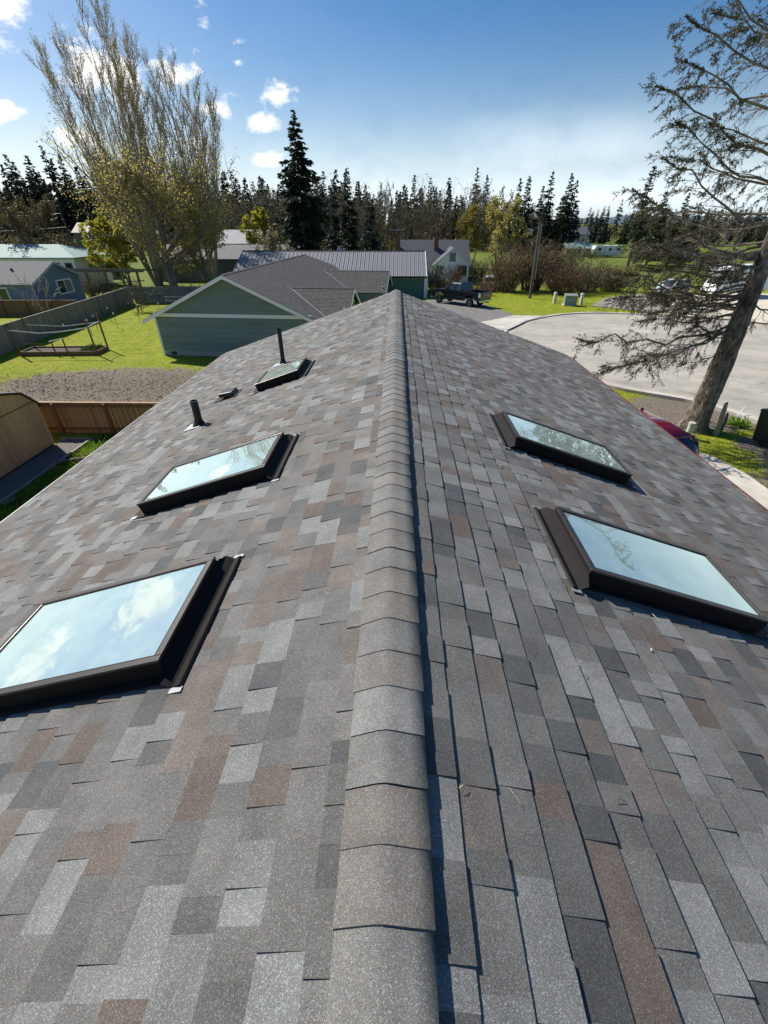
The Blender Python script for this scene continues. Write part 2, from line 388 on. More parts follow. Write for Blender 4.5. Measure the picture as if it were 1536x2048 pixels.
def smooth_path(ctrl, n=8):
    out = []
    C_ = [Vector(c) for c in ctrl]
    for i in range(len(C_)-1):
        p0, p1, p2, p3 = C_[max(i-1,0)], C_[i], C_[i+1], C_[min(i+2, len(C_)-1)]
        for k in range(n):
            t = k/n
            out.append(0.5*((2*p1)+(p2-p0)*t+(2*p0-5*p1+4*p2-p3)*t*t+(3*p1-p0-3*p2+p3)*t**3))
    out.append(C_[-1]); return [(p.x, p.y) for p in out]
def road_mat():
    m = mat('worn_asphalt', (0.43, 0.395, 0.33), 0.92, 0, 0.14, 1.2, 0.5, 60, var2=(0.36, 0.335, 0.285), spec=0.2)
    nt = m.node_tree; N = nt.nodes; L = nt.links; p = N['Principled BSDF']; src = p.inputs['Base Color'].links[0].from_socket
    geo = N.new('ShaderNodeNewGeometry')
    def noise(s, d):
        n = N.new('ShaderNodeTexNoise'); n.inputs['Scale'].default_value = s; n.inputs['Detail'].default_value = d; n.inputs['Roughness'].default_value = 0.65; L.new(geo.outputs['Position'], n.inputs['Vector']); return n
    # hairline cracks
    nz = noise(0.5, 5); add = N.new('ShaderNodeVectorMath'); add.operation = 'MULTIPLY_ADD'; add.inputs[1].default_value = (3, 3, 3)
    L.new(nz.outputs['Color'], add.inputs[0]); L.new(geo.outputs['Position'], add.inputs[2])
    v = N.new('ShaderNodeTexVoronoi'); v.feature = 'DISTANCE_TO_EDGE'; v.inputs['Scale'].default_value = 0.16; L.new(add.outputs[0], v.inputs['Vector'])
    cr = N.new('ShaderNodeMapRange'); cr.inputs[1].default_value = 0.0; cr.inputs[2].default_value = 0.006; cr.inputs[3].default_value = 0.62; cr.inputs[4].default_value = 1.0; L.new(v.outputs['Distance'], cr.inputs[0])
    # broad scuffs and stains
    st = N.new('ShaderNodeMapRange'); st.inputs[1].default_value = 0.3; st.inputs[2].default_value = 0.7; st.inputs[3].default_value = 0.86; st.inputs[4].default_value = 1.12; L.new(noise(0.22, 8).outputs[0], st.inputs[0])
    oil = N.new('ShaderNodeMapRange'); oil.inputs[1].default_value = 0.68; oil.inputs[2].default_value = 0.76; oil.inputs[3].default_value = 1.0; oil.inputs[4].default_value = 0.72; L.new(noise(0.9, 4).outputs[0], oil.inputs[0])
    a = N.new('ShaderNodeMath'); a.operation = 'MULTIPLY'; L.new(cr.outputs[0], a.inputs[0]); L.new(st.outputs[0], a.inputs[1])
    b = N.new('ShaderNodeMath'); b.operation = 'MULTIPLY'; L.new(a.outputs[0], b.inputs[0]); L.new(oil.outputs[0], b.inputs[1])
    vm = N.new('ShaderNodeVectorMath'); vm.operation = 'SCALE'; L.new(src, vm.inputs[0]); L.new(b.outputs[0], vm.inputs['Scale']); L.new(vm.outputs[0], p.inputs['Base Color'])
    return m
ASPH = road_mat()
ASPH2 = mat('dark_asphalt', (0.20, 0.19, 0.175), 0.92, 0, 0.18, 2.0, 0.4, 60, var2=(0.19, 0.18, 0.165), spec=0.2)
CONC = mat('pale_concrete', (0.58, 0.54, 0.46), 0.85, 0, 0.14, 2.0, 0.2, 50, var2=(0.44, 0.40, 0.34))
kerb_ctrl = [(13.9, -20), (13.9, 4), (13.75, 11), (13.2, 14.3), (11.9, 16.9), (9.6, 18.7), (7.9, 21.5), (7.0, 25), (7.0, 29.5), (8.0, 33.2), (10.2, 37.2), (13.6, 40.6), (17.3, 42.0), (21.5, 41.4), (25.0, 40.6), (29, 37), (31.2, 32), (31.2, 26), (28.6, 20), (25.5, 15.5), (24.2, 11), (24, 4), (24, -20)]
kerb_path = smooth_path(kerb_ctrl, 8)
from bisect import bisect
def in_poly(x, y, P):
    c = False; j = len(P)-1
    for i in range(len(P)):
        if (P[i][1] > y) != (P[j][1] > y) and x < (P[j][0]-P[i][0])*(y-P[i][1])/(P[j][1]-P[i][1])+P[i][0]: c = not c
        j = i
    return c
sheet('road', kerb_path, 1.0, 0.03, ASPH)
ribbon('kerb', kerb_path, -0.05, 0.22, 0.0, 0.13, CONC)
ribbon('gutter_pan', kerb_path, -0.5, -0.05, 0.0, 0.045, mat('gutter_concrete', (0.43, 0.39, 0.33), 0.85, 0, 0.15, 2, 0.2, 50))
# truck driveway, its concrete apron and the neighbour's pale pad
dw = [(3.2, 52), (3.0, 46), (3.6, 40), (6.0, 36.0), (8.2, 38.2), (10.0, 40.2), (10.2, 42), (8.9, 45), (8.6, 52)]
sheet('driveway', dw, 1.0, 0.06, ASPH2)
ap = [(6.0, 36.0), (8.2, 38.2), (10.0, 40.2), (12.6, 40.1), (10.4, 37.4), (8.1, 33.3), (5.2, 31.5)]
sheet('driveway_apron', ap, 1.0, 0.15, CONC)
pad = [(23.2, 41.2), (27.5, 38.6), (31.0, 33.5), (50, 38), (52, 56), (33, 58), (28.6, 49.5), (26.2, 46)]
sheet('concrete_pad', pad, 1.0, 0.15, mat('cream_concrete', (0.62, 0.555, 0.43), 0.85, 0, 0.1, 1.5, 0.2, 40))
rub = [(19, 46.5), (24, 42.5), (27, 47), (31, 52), (29, 57), (24, 54), (21, 50)]
sheet('gravel_shoulder', smooth_path(rub + rub[:1], 6), 1.0, 0.05, mat('gravel', (0.27, 0.24, 0.2), 0.95, 0, 0.3, 6, 0.5, 30))
hd = [(5.2, 4), (9.95, 4.0), (9.95, 10.9), (9.7, 12.0), (9.1, 12.6), (5.2, 13.0)]
sheet('front_walk', hd, 1.0, 0.05, CONC)

# ------------------------------------------------------------------ the shingled house
house = thing('house', 'house with a grey-brown asphalt shingle gable roof and five skylights in the foreground', 'house', (0, 0, -2.2))
HOFF = (0, 0, 2.2)    # children are modelled in world coordinates
def S(side, u, v, w): return (side*(v*CA + w*SA), u, ZR - v*SA + w*CA)
VLEN = W_EAVE/CA
EXPO = 0.143
# skylights: side, y0, y1, |x0|, |x1|
SKY = [(-1, 1.27, 2.03, 1.05, 2.32), (-1, 3.22, 3.95, 1.05, 2.27), (-1, 6.52, 7.26, 1.42, 2.10), (1, 2.02, 2.73, 1.19, 2.465), (1, 4.0, 4.70, 1.19, 2.45)]
def deck():
    mb = MB()
    for side in (-1, 1):
        yb = sorted({Y_BACK, Y_END} | {q for s in SKY if s[0] == side for q in (s[1]+.03, s[2]-.03)})
        vb = sorted({0.0, VLEN} | {q/CA for s in SKY if s[0] == side for q in (s[3]+.03, s[4]-.03)})
        for a, b in zip(yb, yb[1:]):
            for c, d in zip(vb, vb[1:]):
                my, mx = (a+b)/2, (c+d)/2*CA
                if any(s[0] == side and s[1] < my < s[2] and s[3] < mx < s[4] for s in SKY): continue
                q = [S(side, a, c, -.012), S(side, b, c, -.012), S(side, b, d, -.012), S(side, a, d, -.012)]
                mb.quad(*(q if side < 0 else q[::-1]))
    return mb.mesh('roof_deck', mat('roof_felt', (0.03, 0.03, 0.032), 0.9))
roof = link('roof', deck(), house, HOFF)
CAMP = np.array(cam.location)
PAL = [((0.190, 0.184, 0.176), 0.38), ((0.252, 0.254, 0.250), 0.22), ((0.155, 0.152, 0.147), 0.16), ((0.110, 0.114, 0.115), 0.08), ((0.165, 0.135, 0.117), 0.10), ((0.192, 0.168, 0.151), 0.13)]
PW = np.cumsum([p[1] for p in PAL]); PW = PW/PW[-1]
def tabcol(r):
    c = .0*np.array((.195, .19, .183)) + 1.0*np.array(PAL[int(np.searchsorted(PW, r.random()))][0])*r.uniform(0.9, 1.1)
    return c*np.array((0.745, 0.755, 0.745))
def tab_verts(side, u0, u1, v0, v1, t, r):
    j = lambda a: r.uniform(-a, a)
    w0 = 0.0006; lip = 0.028
    vt = max(v0 - lip, 0.004)
    a = [S(side, u0, vt, w0), S(side, u1, vt, w0), S(side, u1+j(.001), v1+j(.0016), t+j(.0006)), S(side, u0+j(.001), v1+j(.0016), t+j(.0006))]
    b = [S(side, u0, v1, -.004), S(side, u1, v1, -.004), S(side, u0, vt, -.006), S(side, u1, vt, -.006)]
    return a + b
TF = [(0, 1, 2, 3), (3, 2, 5, 4), (0, 3, 4, 6), (2, 1, 7, 5)]
TFR = [q[::-1] for q in TF]
def in_frame(p):
    cy, sy = math.cos(R(1.488)), math.sin(R(1.488)); cp, sp = math.cos(R(33.858)), math.sin(R(33.858))
    d = np.array(p) - CAMP
    f = d @ np.array((-sy*cp, cy*cp, -sp)); x = d @ np.array((cy, sy, 0)); u = d @ np.array((-sy*sp, cy*sp, cp))
    return f > 0.05 and abs(x/f) < 768/863*1.02 and abs(u/f) < 1024/863*1.02
tabs = []
for side in (-1, 1):
    k = 0
    v1 = VLEN + 0.012
    while v1 > 0.05:
        v0 = v1 - (EXPO if (side < 0 or k > 0) else 0.097); k += 1
        u = Y_BACK - rnd.uniform(0, 0.2); lev = 0
        prev = None
        while u < Y_END - 0.01:
            wd = rnd.choice((0.08, 0.10, 0.11, 0.13, 0.15, 0.17, 0.19, 0.21, 0.24))*rnd.uniform(0.93, 1.07)
            e = min(u + wd, Y_END)
            if Y_END - e < 0.05: e = Y_END
            lev = 1 - lev if rnd.random() < 0.62 else lev
            if prev is None or rnd.random() < 0.93: prev = tabcol(rnd)
            t = 0.0145 if lev else 0.0092
            # cut the tab where a skylight interrupts the course
            pieces = [(u, e, v0, v1)]
            for s in SKY:
                if s[0] != side: continue
                a, b, c, d = s[1]-.005, s[2]+.005, s[3]/CA-.005, s[4]/CA+.005
                new = []
                for (p, q, m, n) in pieces:
                    if q <= a or p >= b or n <= c or m-.028 >= d: new.append((p, q, m, n)); continue
                    if p < a: new.append((p, a, m, n))
                    if q > b: new.append((b, q, m, n))
                    p2, q2 = max(p, a), min(q, b)
                    if m < c: new.append((p2, q2, m, c))
                    if n > d: new.append((p2, q2, max(m, d+.028), n)) if n - d > .04 else None
                pieces = new
            for (p, q, m, n) in pieces:
                if q - p < 0.012 or n - m < 0.012: continue
                tabs.append((side, p, q, m, n, t, prev*rnd.uniform(.97, 1.03)))
            u = e
        v1 = v0
def tab_size(tb):
    p = np.array(S(tb[0], (tb[1]+tb[2])/2, (tb[3]+tb[4])/2, 0)); d = p - CAMP; r = np.linalg.norm(d)
    if not in_frame(p): return 0
    n = np.array((tb[0]*SA, 0, CA)); return (tb[2]-tb[1])*(tb[4]-tb[3])*abs(d @ n)/r**3
tabs.sort(key=tab_size, reverse=True)
def col_attr(me, cols):
    a = me.attributes.new('col', 'FLOAT_COLOR', 'POINT')
    a.data.foreach_set('color', np.asarray(cols, dtype=np.float32).ravel())
r2 = random.Random(3)
for tb in tabs[:300]:
    me = mesh_np('shingle', tab_verts(*tb[:6], r2), TF if tb[0] < 0 else TFR, M_SH)
    col_attr(me, [(*tb[6], 1)]*8)
    link('shingle', me, roof)
V, F, CC = [], [], []
for tb in tabs[300:]:
    b = len(V); V += tab_verts(*tb[:6], r2); F += [tuple(i+b for i in q) for q in (TF if tb[0] < 0 else TFR)]; CC += [(*tb[6], 1)]*8
me = mesh_np('shingle_field', V, F, M_SH); col_attr(me, CC)
tag(link('shingle_field', me, roof), kind='stuff')
# ridge caps: bent pieces, butt ends towards the camera
CE = 0.168; CW = 0.128
y = Y_END - 0.02
prof = [(-1, CW+.004, -.030), (-1, CW, -.014), (-1, CW*.55, -.006), (-1, .018, .0), (1, .0, -.0005), (1, .018, .0005), (1, CW*.55, .002), (1, CW, .006), (1, CW+.001, -.034)]
def cap_sec(y, w, j):
    out = []
    for s_, v, dw in prof:
        if v == 0: out.append((0, y, ZR + (w+dw)/CA*0.985 - .002))
        else: out.append(S(s_, y, v + (j if v > .1 else 0), w + dw))
    return out
while y > Y_BACK + .2:
    j = rnd.uniform(-.005, .005)
    a = cap_sec(y - CE + rnd.uniform(-.006, .006), .0335 + rnd.uniform(-.0012, .0012), j); b = cap_sec(y + .05, .0285, j); c = cap_sec(y - CE, .0275, j)
    n = len(prof)
    F = [(i, n+i, n+i+1, i+1) for i in range(n-1)] + [(2*n+i, 2*n+i+1, i+1, i) for i in range(n-1)]
    F = [q[::-1] for q in F]
    me = mesh_np('ridge_cap', a + b + c, F, M_SH, False)
    sm = np.zeros(len(F), dtype=bool); sm[1:n-2] = True; me.polygons.foreach_set('use_smooth', sm)
    cc_ = .55*np.array((.142, .144, .140)) + .45*tabcol(rnd)
    col_attr(me, [(*cc_, 1)]*(3*n))
    link('ridge_cap', me, roof)
    y -= CE
# wind-blown needles and grit lying on the shingles
g_ = np.random.default_rng(5); mb = MB()
for i in range(70):
    sd_ = 1 if g_.random() < .7 else -1; u, v = g_.uniform(.3, 7), g_.uniform(.25, 3.6); L = g_.uniform(.008, .03); a = g_.uniform(0, 3.1)
    if any(s[0] == sd_ and s[1]-.1 < u < s[2]+.1 and s[3]-.15 < v*CA < s[4]+.1 for s in SKY): continue
    c_, s_ = math.cos(a)*L, math.sin(a)*L
    mb.tube([S(sd_, u-c_, v-s_, .017), S(sd_, u+.3*s_, v+.3*c_, .021), S(sd_, u+c_, v+s_, .017)], .0016 if i % 4 else .004, 4)
tag(mb.build('needle_litter', mat('dry_needle', (.42, .36, .27), .8, 0, .4, 30, island=.6)), 'scattered dry needles and grit lying on the shingles', 'litter', kind='stuff')
# walls, trim and gutters
WALLH = mat('house_siding', (0.33, 0.10, 0.08), 0.7, 0, 0.1, 3)
xw = 4.35
mb = MB()
for side in (-1, 1):
    mb.box(min(side*xw, side*(xw-.15)), max(side*xw, side*(xw-.15)), Y_BACK+.45, Y_END-.45, -2.6, ZR - xw/3 - .05)
for yy in (Y_BACK+.45, Y_END-.6):
    mb.extr([(-xw+.16, -2.6), (xw-.16, -2.6), (xw-.16, ZR-xw/3-.05), (0, ZR-.06), (-xw+.16, ZR-xw/3-.05)], lambda a, b, d: (a, d, b), yy, yy+.15)
mb.build('wall', WALLH, house, loc=HOFF)
for yy, nm in ((Y_END, 1), (Y_BACK, -1)):
    for side in (-1, 1):
        m_ = MB()
        y0, y1 = (yy-.03, yy+.025) if nm > 0 else (yy-.025, yy+.03)
        p = [S(side, y0, 0, -.19), S(side, y1, 0, -.19), S(side, y1, VLEN, -.19), S(side, y0, VLEN, -.19), S(side, y0, 0, -.016), S(side, y1, 0, -.016), S(side, y1, VLEN, -.016), S(side, y0, VLEN, -.016)]
        m_.hexa(p if side < 0 else p); m_.build('rake_board', BRONZE, house, loc=HOFF)
GUT = {-1: mat('sunlit_gutter', (0.55, 0.53, 0.5), 0.45, 0, 0.1, 4), 1: mat('red_gutter', (0.20, 0.035, 0.03), 0.45, 0, 0.1, 4)}  # left gutter is coloured pale for the sun highlight on its lip
for side in (-1, 1):
    ex, ez = side*(W_EAVE+.004), ZR - W_EAVE/3 - .03
    P = [(.0, -.03), (.0, -.125), (.085, -.125), (.115, -.05), (.115, -.012), (.105, -.012), (.105, -.05), (.08, -.115), (.008, -.115), (.008, -.03)]
    MB().extr(P, lambda a, b, d: (ex + side*a, d, ez + b), Y_BACK, Y_END).build('gutter', GUT[side], house, loc=HOFF)
    MB().box(min(ex, ex-side*.03), max(ex, ex-side*.03), Y_BACK+.03, Y_END-.03, ez-.19, ez-.025).build('fascia', BRONZE, house, loc=HOFF)
# skylights
def skylight(side, y0, y1, x0, x1, label, hgt=0.12):
    v0, v1 = x0/CA, x1/CA
    k = link('skylight', None, house, HOFF); k['label'] = label
    def B(mb, ya, yb, va, vb, wa, wb):
        p = [S(side, ya, va, wa), S(side, yb, va, wa), S(side, yb, vb, wa), S(side, ya, vb, wa), S(side, ya, va, wb), S(side, yb, va, wb), S(side, yb, vb, wb), S(side, ya, vb, wb)]
        return mb.hexa(p if side > 0 else [p[i] for i in (1, 0, 3, 2, 5, 4, 7, 6)])
    # curb cladding, slightly flared at its foot
    mb = MB(); t = .016
    for (ya, yb, va, vb) in ((y0, y0+t, v0, v1), (y1-t, y1, v0, v1), (y0+t, y1-t, v0, v0+t), (y0+t, y1-t, v1-t, v1)):
        B(mb, ya, yb, va, vb, -.012, hgt-.012)
    mb.build('curb', BRONZE, k)
    mb = MB(); r = .032; g = .004
    for (ya, yb, va, vb) in ((y0-g, y0+r, v0-g, v1+g), (y1-r, y1+g, v0-g, v1+g), (y0+r, y1-r, v0-g, v0+r), (y0+r, y1-r, v1-r, v1+g)):
        B(mb, ya, yb, va, vb, hgt-.010, hgt+.006)
    mb.build('frame', FRAME_TOP, k, bevel=.003)
    mb = MB(); B(mb, y0+r-.004, y1-r+.004, v0+r-.004, v1-r+.004, hgt-.010, hgt-.003)
    # one pane: only the outer face matters, keep it thin
    MB().quad(*[S(side, a, b, hgt-.002) for a, b in ((y0+r-.01, v0+r-.01), (y1-r+.01, v0+r-.01), (y1-r+.01, v1-r+.01), (y0+r-.01, v1-r+.01))][::1 if side < 0 else -1]).build('pane', M_GLASS, k)
    # inner gasket line and pale shaft
    mb = MB(); e = .006
    for (ya, yb, va, vb) in ((y0+r, y0+r+e, v0+r, v1-r), (y1-r-e, y1-r, v0+r, v1-r), (y0+r+e, y1-r-e, v0+r, v0+r+e), (y0+r+e, y1-r-e, v1-r-e, v1-r)):
        B(mb, ya, yb, va, vb, hgt-.0015, hgt+.0045)
    mb.build('gasket', BRONZE, k)
    WELL = mat('shaft_plaster', (0.88, 0.92, 0.86), 0.8, 0, 0.05, 2)
    xa, xb = side*(x0+.018), side*(x1-.018); ya, yb = y0+.018, y1-.018; zb = ZR - x1/3 - .75
    za = lambda v: ZR - abs(v)/3 - .012
    mb = MB()
    mb.quad((xa, ya, zb), (xb, ya, zb), (xb, ya, za(xb)), (xa, ya, za(xa)))
    mb.quad((xa, yb, zb), (xb, yb, zb), (xb, yb, za(xb)), (xa, yb, za(xa)))
    mb.quad((xa, ya, zb), (xa, yb, zb), (xa, yb, za(xa)), (xa, ya, za(xa)))
    mb.quad((xb, ya, zb), (xb, yb, zb), (xb, yb, za(xb)), (xb, ya, za(xb)))
    mb.build('shaft', WELL, k)
    mb = MB(); e = .003; i0, i1, j0, j1 = y0+t+.001, y1-t-.001, v0+t+.001, v1-t-.001
    for (ya_, yb_, va_, vb_) in ((i0, i0+e, j0, j1), (i1-e, i1, j0, j1), (i0+e, i1-e, j0, j0+e), (i0+e, i1-e, j1-e, j1)):
        B(mb, ya_, yb_, va_, vb_, -.03, hgt-.014)
    mb.build('curb_lining', WELL, k)
    MB().quad((xa, ya, zb+.001), (xb, ya, zb+.001), (xb, yb, zb+.001), (xa, yb, zb+.001)).build('shaft_floor', mat('room_floor', (0.42, 0.46, 0.42), 0.6, 0, 0.1, 3), k)
    # head flashing: a bent sheet on the ridge side with upturned wings
    mb = MB(); ex = .085
    pr = [(v0-.003, hgt-.03), (v0-.012, .055), (v0-.055, .018), (v0-.100, .030), (v0-.108, .018)]
    for (va, wa), (vb, wb) in zip(pr, pr[1:]):
        mb.quad(S(side, y0-ex*(0 if va > v0-.005 else 1), va, wa), S(side, y1+ex*(0 if va > v0-.005 else 1), va, wa), S(side, y1+ex, vb, wb), S(side, y0-ex, vb, wb))
    mb.build('head_flashing', BRONZE, k)
    for ya, yb in ((y0-ex-.03, y0-ex-.001), (y1+ex+.001, y1+ex+.03)):
        mb = MB(); B(mb, ya, yb, v0-.112, v0-.045, .016, .018); mb.build('flashing_tab', GALV, k)
    # side step flashing and sill apron
    mb = MB()
    for ya, yb in ((y0-.05, y0+.002), (y1-.002, y1+.05)):
        B(mb, ya, yb, v0-.05, v1+.02, .0155, .0175)
    B(mb, y0-.05, y1+.05, v1+.003, v1+.11, .0158, .018)
    mb.build('apron_flashing', BRONZE, k)
    mb = MB(); B(mb, y0-.055, y0-.005, v1+.06, v1+.125, .0185, .0205); mb.build('flashing_tab', GALV, k)
for a, lab in zip(SKY, ('near skylight on the left slope reflecting clouds', 'middle skylight on the left slope beside the vent pipe', 'small far skylight on the left slope', 'near skylight on the right slope', 'far skylight on the right slope')):
    skylight(*a, lab)
# pipes and vent
def vent_pipe(x, y, r, h, label):
    side = -1 if x < 0 else 1; z = ZR - abs(x)/3
    k = link('vent_pipe', MB().tube([(x, y, z-.1), (x, y, z+h)], r, 14, False).tube([(x, y, z+h), (x, y, z+h-.12)], r*.82, 14, False)
             .add([(x+r*math.cos(a)*q, y+r*math.sin(a)*q, z+h) for q in (1, .82) for a in [2*math.pi*i/14 for i in range(14)]], [(i, (i+1) % 14, 14+(i+1) % 14, 14+i) for i in range(14)]).mesh('vent_pipe', BLACKP), house, HOFF)
    k['label'] = label
    MB().tube([(x, y, z-.02), (x, y, z+.05), (x, y, z+.075)], [r*2.0, r*1.35, r*1.1], 14, False).build('pipe_boot', BLACKP, k)
    v = abs(x)/CA
    mb = MB(); n = 10; q = .14
    mb.quad(S(side, y-q, v-.05, .016), S(side, y+q, v-.05, .016), S(side, y+q*.9, v+.2, .018), S(side, y-q*.9, v+.2, .018))
    mb.build('pipe_flashing', GALV, k)
vent_pipe(-2.77, 5.74, .052, .36, 'short thick black vent pipe')
vent_pipe(-2.06, 8.1, .038, .62, 'tall thin black vent pipe')
vb = link('roof_vent', None, house, HOFF)
def vbox(y0, y1, v0, v1):
    q = lambda u, v, w: S(-1, u, v, w)
    mb = MB(); mb.hexa([q(y1, v0, .01), q(y0, v0, .01), q(y0, v1, .05), q(y1, v1, .05), q(y1, v0+.02, .085), q(y0, v0+.02, .085), q(y0, v1, .115), q(y1, v1, .115)])
    return mb
vbox(6.79, 7.04, 2.72, 2.98).build('hood', mat('vent_metal', (0.035, 0.035, 0.038), 0.4, 0.2, 0.1, 5), vb, bevel=.008)
MB().quad(S(-1, 6.74, 2.68, .017), S(-1, 7.09, 2.68, .017), S(-1, 7.09, 3.1, .018), S(-1, 6.74, 3.1, .018)).build('vent_flashing', BRONZE, vb)

# ------------------------------------------------------------------ neighbouring buildings
def steps(mb, fn, u0f, u1f, L, e, t=.012):
    """courses of roofing on a plane: fn(u, v, w); u limits may depend on v"""
    v = 0.0
    while v < L - 1e-6:
        b = min(v + e, L)
        a0, a1, b0, b1 = u0f(v), u1f(v), u0f(b), u1f(b)
        mb.quad(fn(a0, v, 0), fn(a1, v, 0), fn(b1, b, t), fn(b0, b, t))
        mb.quad(fn(b0, b, t), fn(b1, b, t), fn(b1, b, -.01), fn(b0, b, -.01))
        v = b
def siding(parent, x0, x1, z0, z1, top, mtl, e=.18, y=0., ax='y', name='siding_board', joint=True):
    """lap boards on the plane y (or x) facing -y (or +x); top(z) gives the (x0,x1) limits at height z"""
    z = z0; i = 0
    while z < z1 - .02:
        zt = min(z + e, z1)
        a0, a1 = top(z); b0, b1 = top(zt)
        cuts = [0.0, 1.0]
        if joint and a1 - a0 > 3: cuts = [0.0, rnd.uniform(.25, .75), 1.0]
        for c0, c1 in zip(cuts, cuts[1:]):
            g = .003
            p = []
            for (q0, q1, zz, d) in ((a0, a1, z, .05), (b0, b1, zt + .012, .006)):
                for c in (c0, c1):
                    p.append((q0+(q1-q0)*c, zz, d))
            def P(q, dd): return (q[0], y-dd, q[1]) if ax == 'y' else (y+dd, q[0], q[1])
            A, B, C_, D = p[0], p[1], p[3], p[2]
            sh = 1 if c0 == 0 else -1
            A = (A[0]+(g if c0 > 0 else 0), A[1], A[2]); D = (D[0]+(g if c0 > 0 else 0), D[1], D[2])
            mb = MB(); mb.hexa([P(A, -.02), P(B, -.02), P(B, A[2]), P(A, A[2]), P(D, -.02), P(C_, -.02), P(C_, D[2]), P(D, D[2])])
            mb.build(name, mtl, parent)
        z = zt; i += 1
GREEN = mat('green_siding', (0.185, 0.245, 0.215), 0.75, 0, 0.12, 1.5, stretch=(.3, 1, 4), objvar=.10)
ROOF_G = mat('dark_brown_shingle', (0.095, 0.087, 0.082), 0.9, 0, 0.4, 9, 0.3, 60, var2=(0.125, 0.115, 0.108), spec=0.25)
gh = thing('green_house', 'dark green lap-sided house with white gable trim beyond the main roof', 'house', (-11.1, 31.3, -2.2), R(-4))
PK, SL_, AW, OV, DEP = 5.17, 0.45, 5.5, 6.2, 20.9
def gz(x): return PK - SL_*abs(x)
GL = OV*math.sqrt(1+SL_*SL_); gc, gs = 1/math.sqrt(1+SL_*SL_), SL_/math.sqrt(1+SL_*SL_)
mb = MB()
for side in (-1, 1):
    fn = lambda u, v, w, s=side: (s*(v*gc + w*gs), u, PK - v*gs + w*gc)
    steps(mb, fn, lambda v: -.45, lambda v: DEP + v*gc, GL, .16, .014)
fn = lambda u, v, w: (u, DEP + v*gc + w*gs, PK - v*gs + w*gc)
steps(mb, fn, lambda v: -v*gc, lambda v: v*gc, GL, .16, .014)
mb.build('roof', ROOF_G, gh)
MB().extr([(-.14, -.03), (0, .035), (.14, -.03), (0, .0)], lambda a, b, d: (a, d, PK+b), -.46, DEP).build('ridge_cap', ROOF_G, gh)
zb = gz(AW) - .12
siding(gh, -AW, AW, .35, zb, lambda z: (-AW, AW), GREEN, .165, 0.0)
lim = lambda z: (-(PK-.10-z)/SL_, (PK-.10-z)/SL_)
siding(gh, -AW, AW, zb+.25, PK-.16, lim, GREEN, .165, 0.0)
mb = MB(); mb.box(-AW, AW, .03, .2, 0, zb); mb.extr([(-AW, zb), (AW, zb), (0, PK-.12)], lambda a, b, d: (a, d, b), .03, .15)
mb.box(AW-.15, AW, .2, DEP+5, 0, zb); mb.box(-AW, -AW+.15, .2, DEP+5, 0, zb); mb.build('wall', GREEN, gh)
MB().box(-AW-.02, AW+.02, -.055, .02, zb+.0, zb+.22).build('frieze_board', TRIM, gh)
MB().box(-AW, AW, -.012, .03, -.1, .345).build('foundation', mat('grey_foundation', (0.36, 0.37, 0.37), 0.85, 0, 0.15, 3), gh)
MB().box(-4.95, -4.55, -.03, -.01, .06, .28).build('crawl_vent', BLACKP, gh)
for s in (-1, 1):
    MB().box(min(s*(AW-.09), s*(AW+.035)), max(s*(AW-.09), s*(AW+.035)), -.05, .12, .0, zb-.002).build('corner_board', TRIM, gh)
    p = lambda x, dz, y: (s*x, y, PK - SL_*x + dz)
    m_ = MB(); m_.hexa([p(0, -.24, -.47), p(OV, -.24, -.47), p(OV, -.24, -.42), p(0, -.24, -.42), p(0, -.012, -.47), p(OV, -.012, -.47), p(OV, -.012, -.42), p(0, -.012, -.42)])
    m_.build('barge_board', TRIM, gh)
    m_ = MB(); m_.quad(p(0, -.13, -.42), p(OV, -.13, -.42), p(OV, -.13, .02), p(0, -.13, .02)); m_.build('soffit', TRIM, gh)
def cross_gable(yc, zr, x0, x1, hw, sl):
    L = hw*math.sqrt(1+sl*sl); c, s_ = 1/math.sqrt(1+sl*sl), sl/math.sqrt(1+sl*sl)
    mb = MB()
    for sd_ in (-1, 1):
        fn = lambda u, v, w: (u, yc + sd_*(v*c + w*s_), zr - v*s_ + w*c + .01)
        steps(mb, fn, lambda v: (PK - (zr - v*s_))/SL_ + .02, lambda v: x1, L, .16, .014)
    o = mb.build('cross_roof', ROOF_G, gh)
    MB().extr([(-.12, -.02), (0, .04), (.12, -.02), (0, .01)], lambda a, b, d: (d, yc+a, zr+b+.01), x0, x1).build('ridge_cap', ROOF_G, o)
    # white valley flashing, gable wall and trim
    for sd_ in (-1, 1):
        xe = (PK - (zr - hw*sl))/SL_
        a, b = Vector((x0, yc, zr+.035)), Vector((xe, yc + sd_*hw, zr - hw*sl + .035))
        w = Vector((.05, 0, -.022))
        MB().quad(tuple(a-w), tuple(a+w), tuple(b+w), tuple(b-w)).build('valley_flashing', TRIM, o)
        m_ = MB(); p = lambda t, dz, x: (x, yc + sd_*t, zr - t*sl + dz)
        m_.hexa([p(0, -.2, x1-.01), p(0, -.2, x1+.035), p(hw+.2, -.2, x1+.035), p(hw+.2, -.2, x1-.01), p(0, .0, x1-.01), p(0, .0, x1+.035), p(hw+.2, .0, x1+.035), p(hw+.2, .0, x1-.01)])
        m_.build('barge_board', TRIM, o)
    MB().extr([(yc-hw, zr-hw*sl-.1), (yc+hw, zr-hw*sl-.1), (yc, zr-.12)], lambda a, b, d: (d, a, b), x1-.55, x1-.45).build('gable_wall', GREEN, o)
    MB().box(x1-.44, x1-.40, yc-hw*.8, yc+hw*.8, zr-hw*sl*.72-.15, zr-hw*sl*.72+.05).build('gable_beam', TRIM, o)
    MB().box(AW-1, x1-.46, yc-hw+.35, yc+hw-.35, .0, zr-hw*sl-.08).build('wing_wall', GREEN, o)
cross_gable(4.75, 3.9, 2.82, 7.7, 3.1, 0.47)
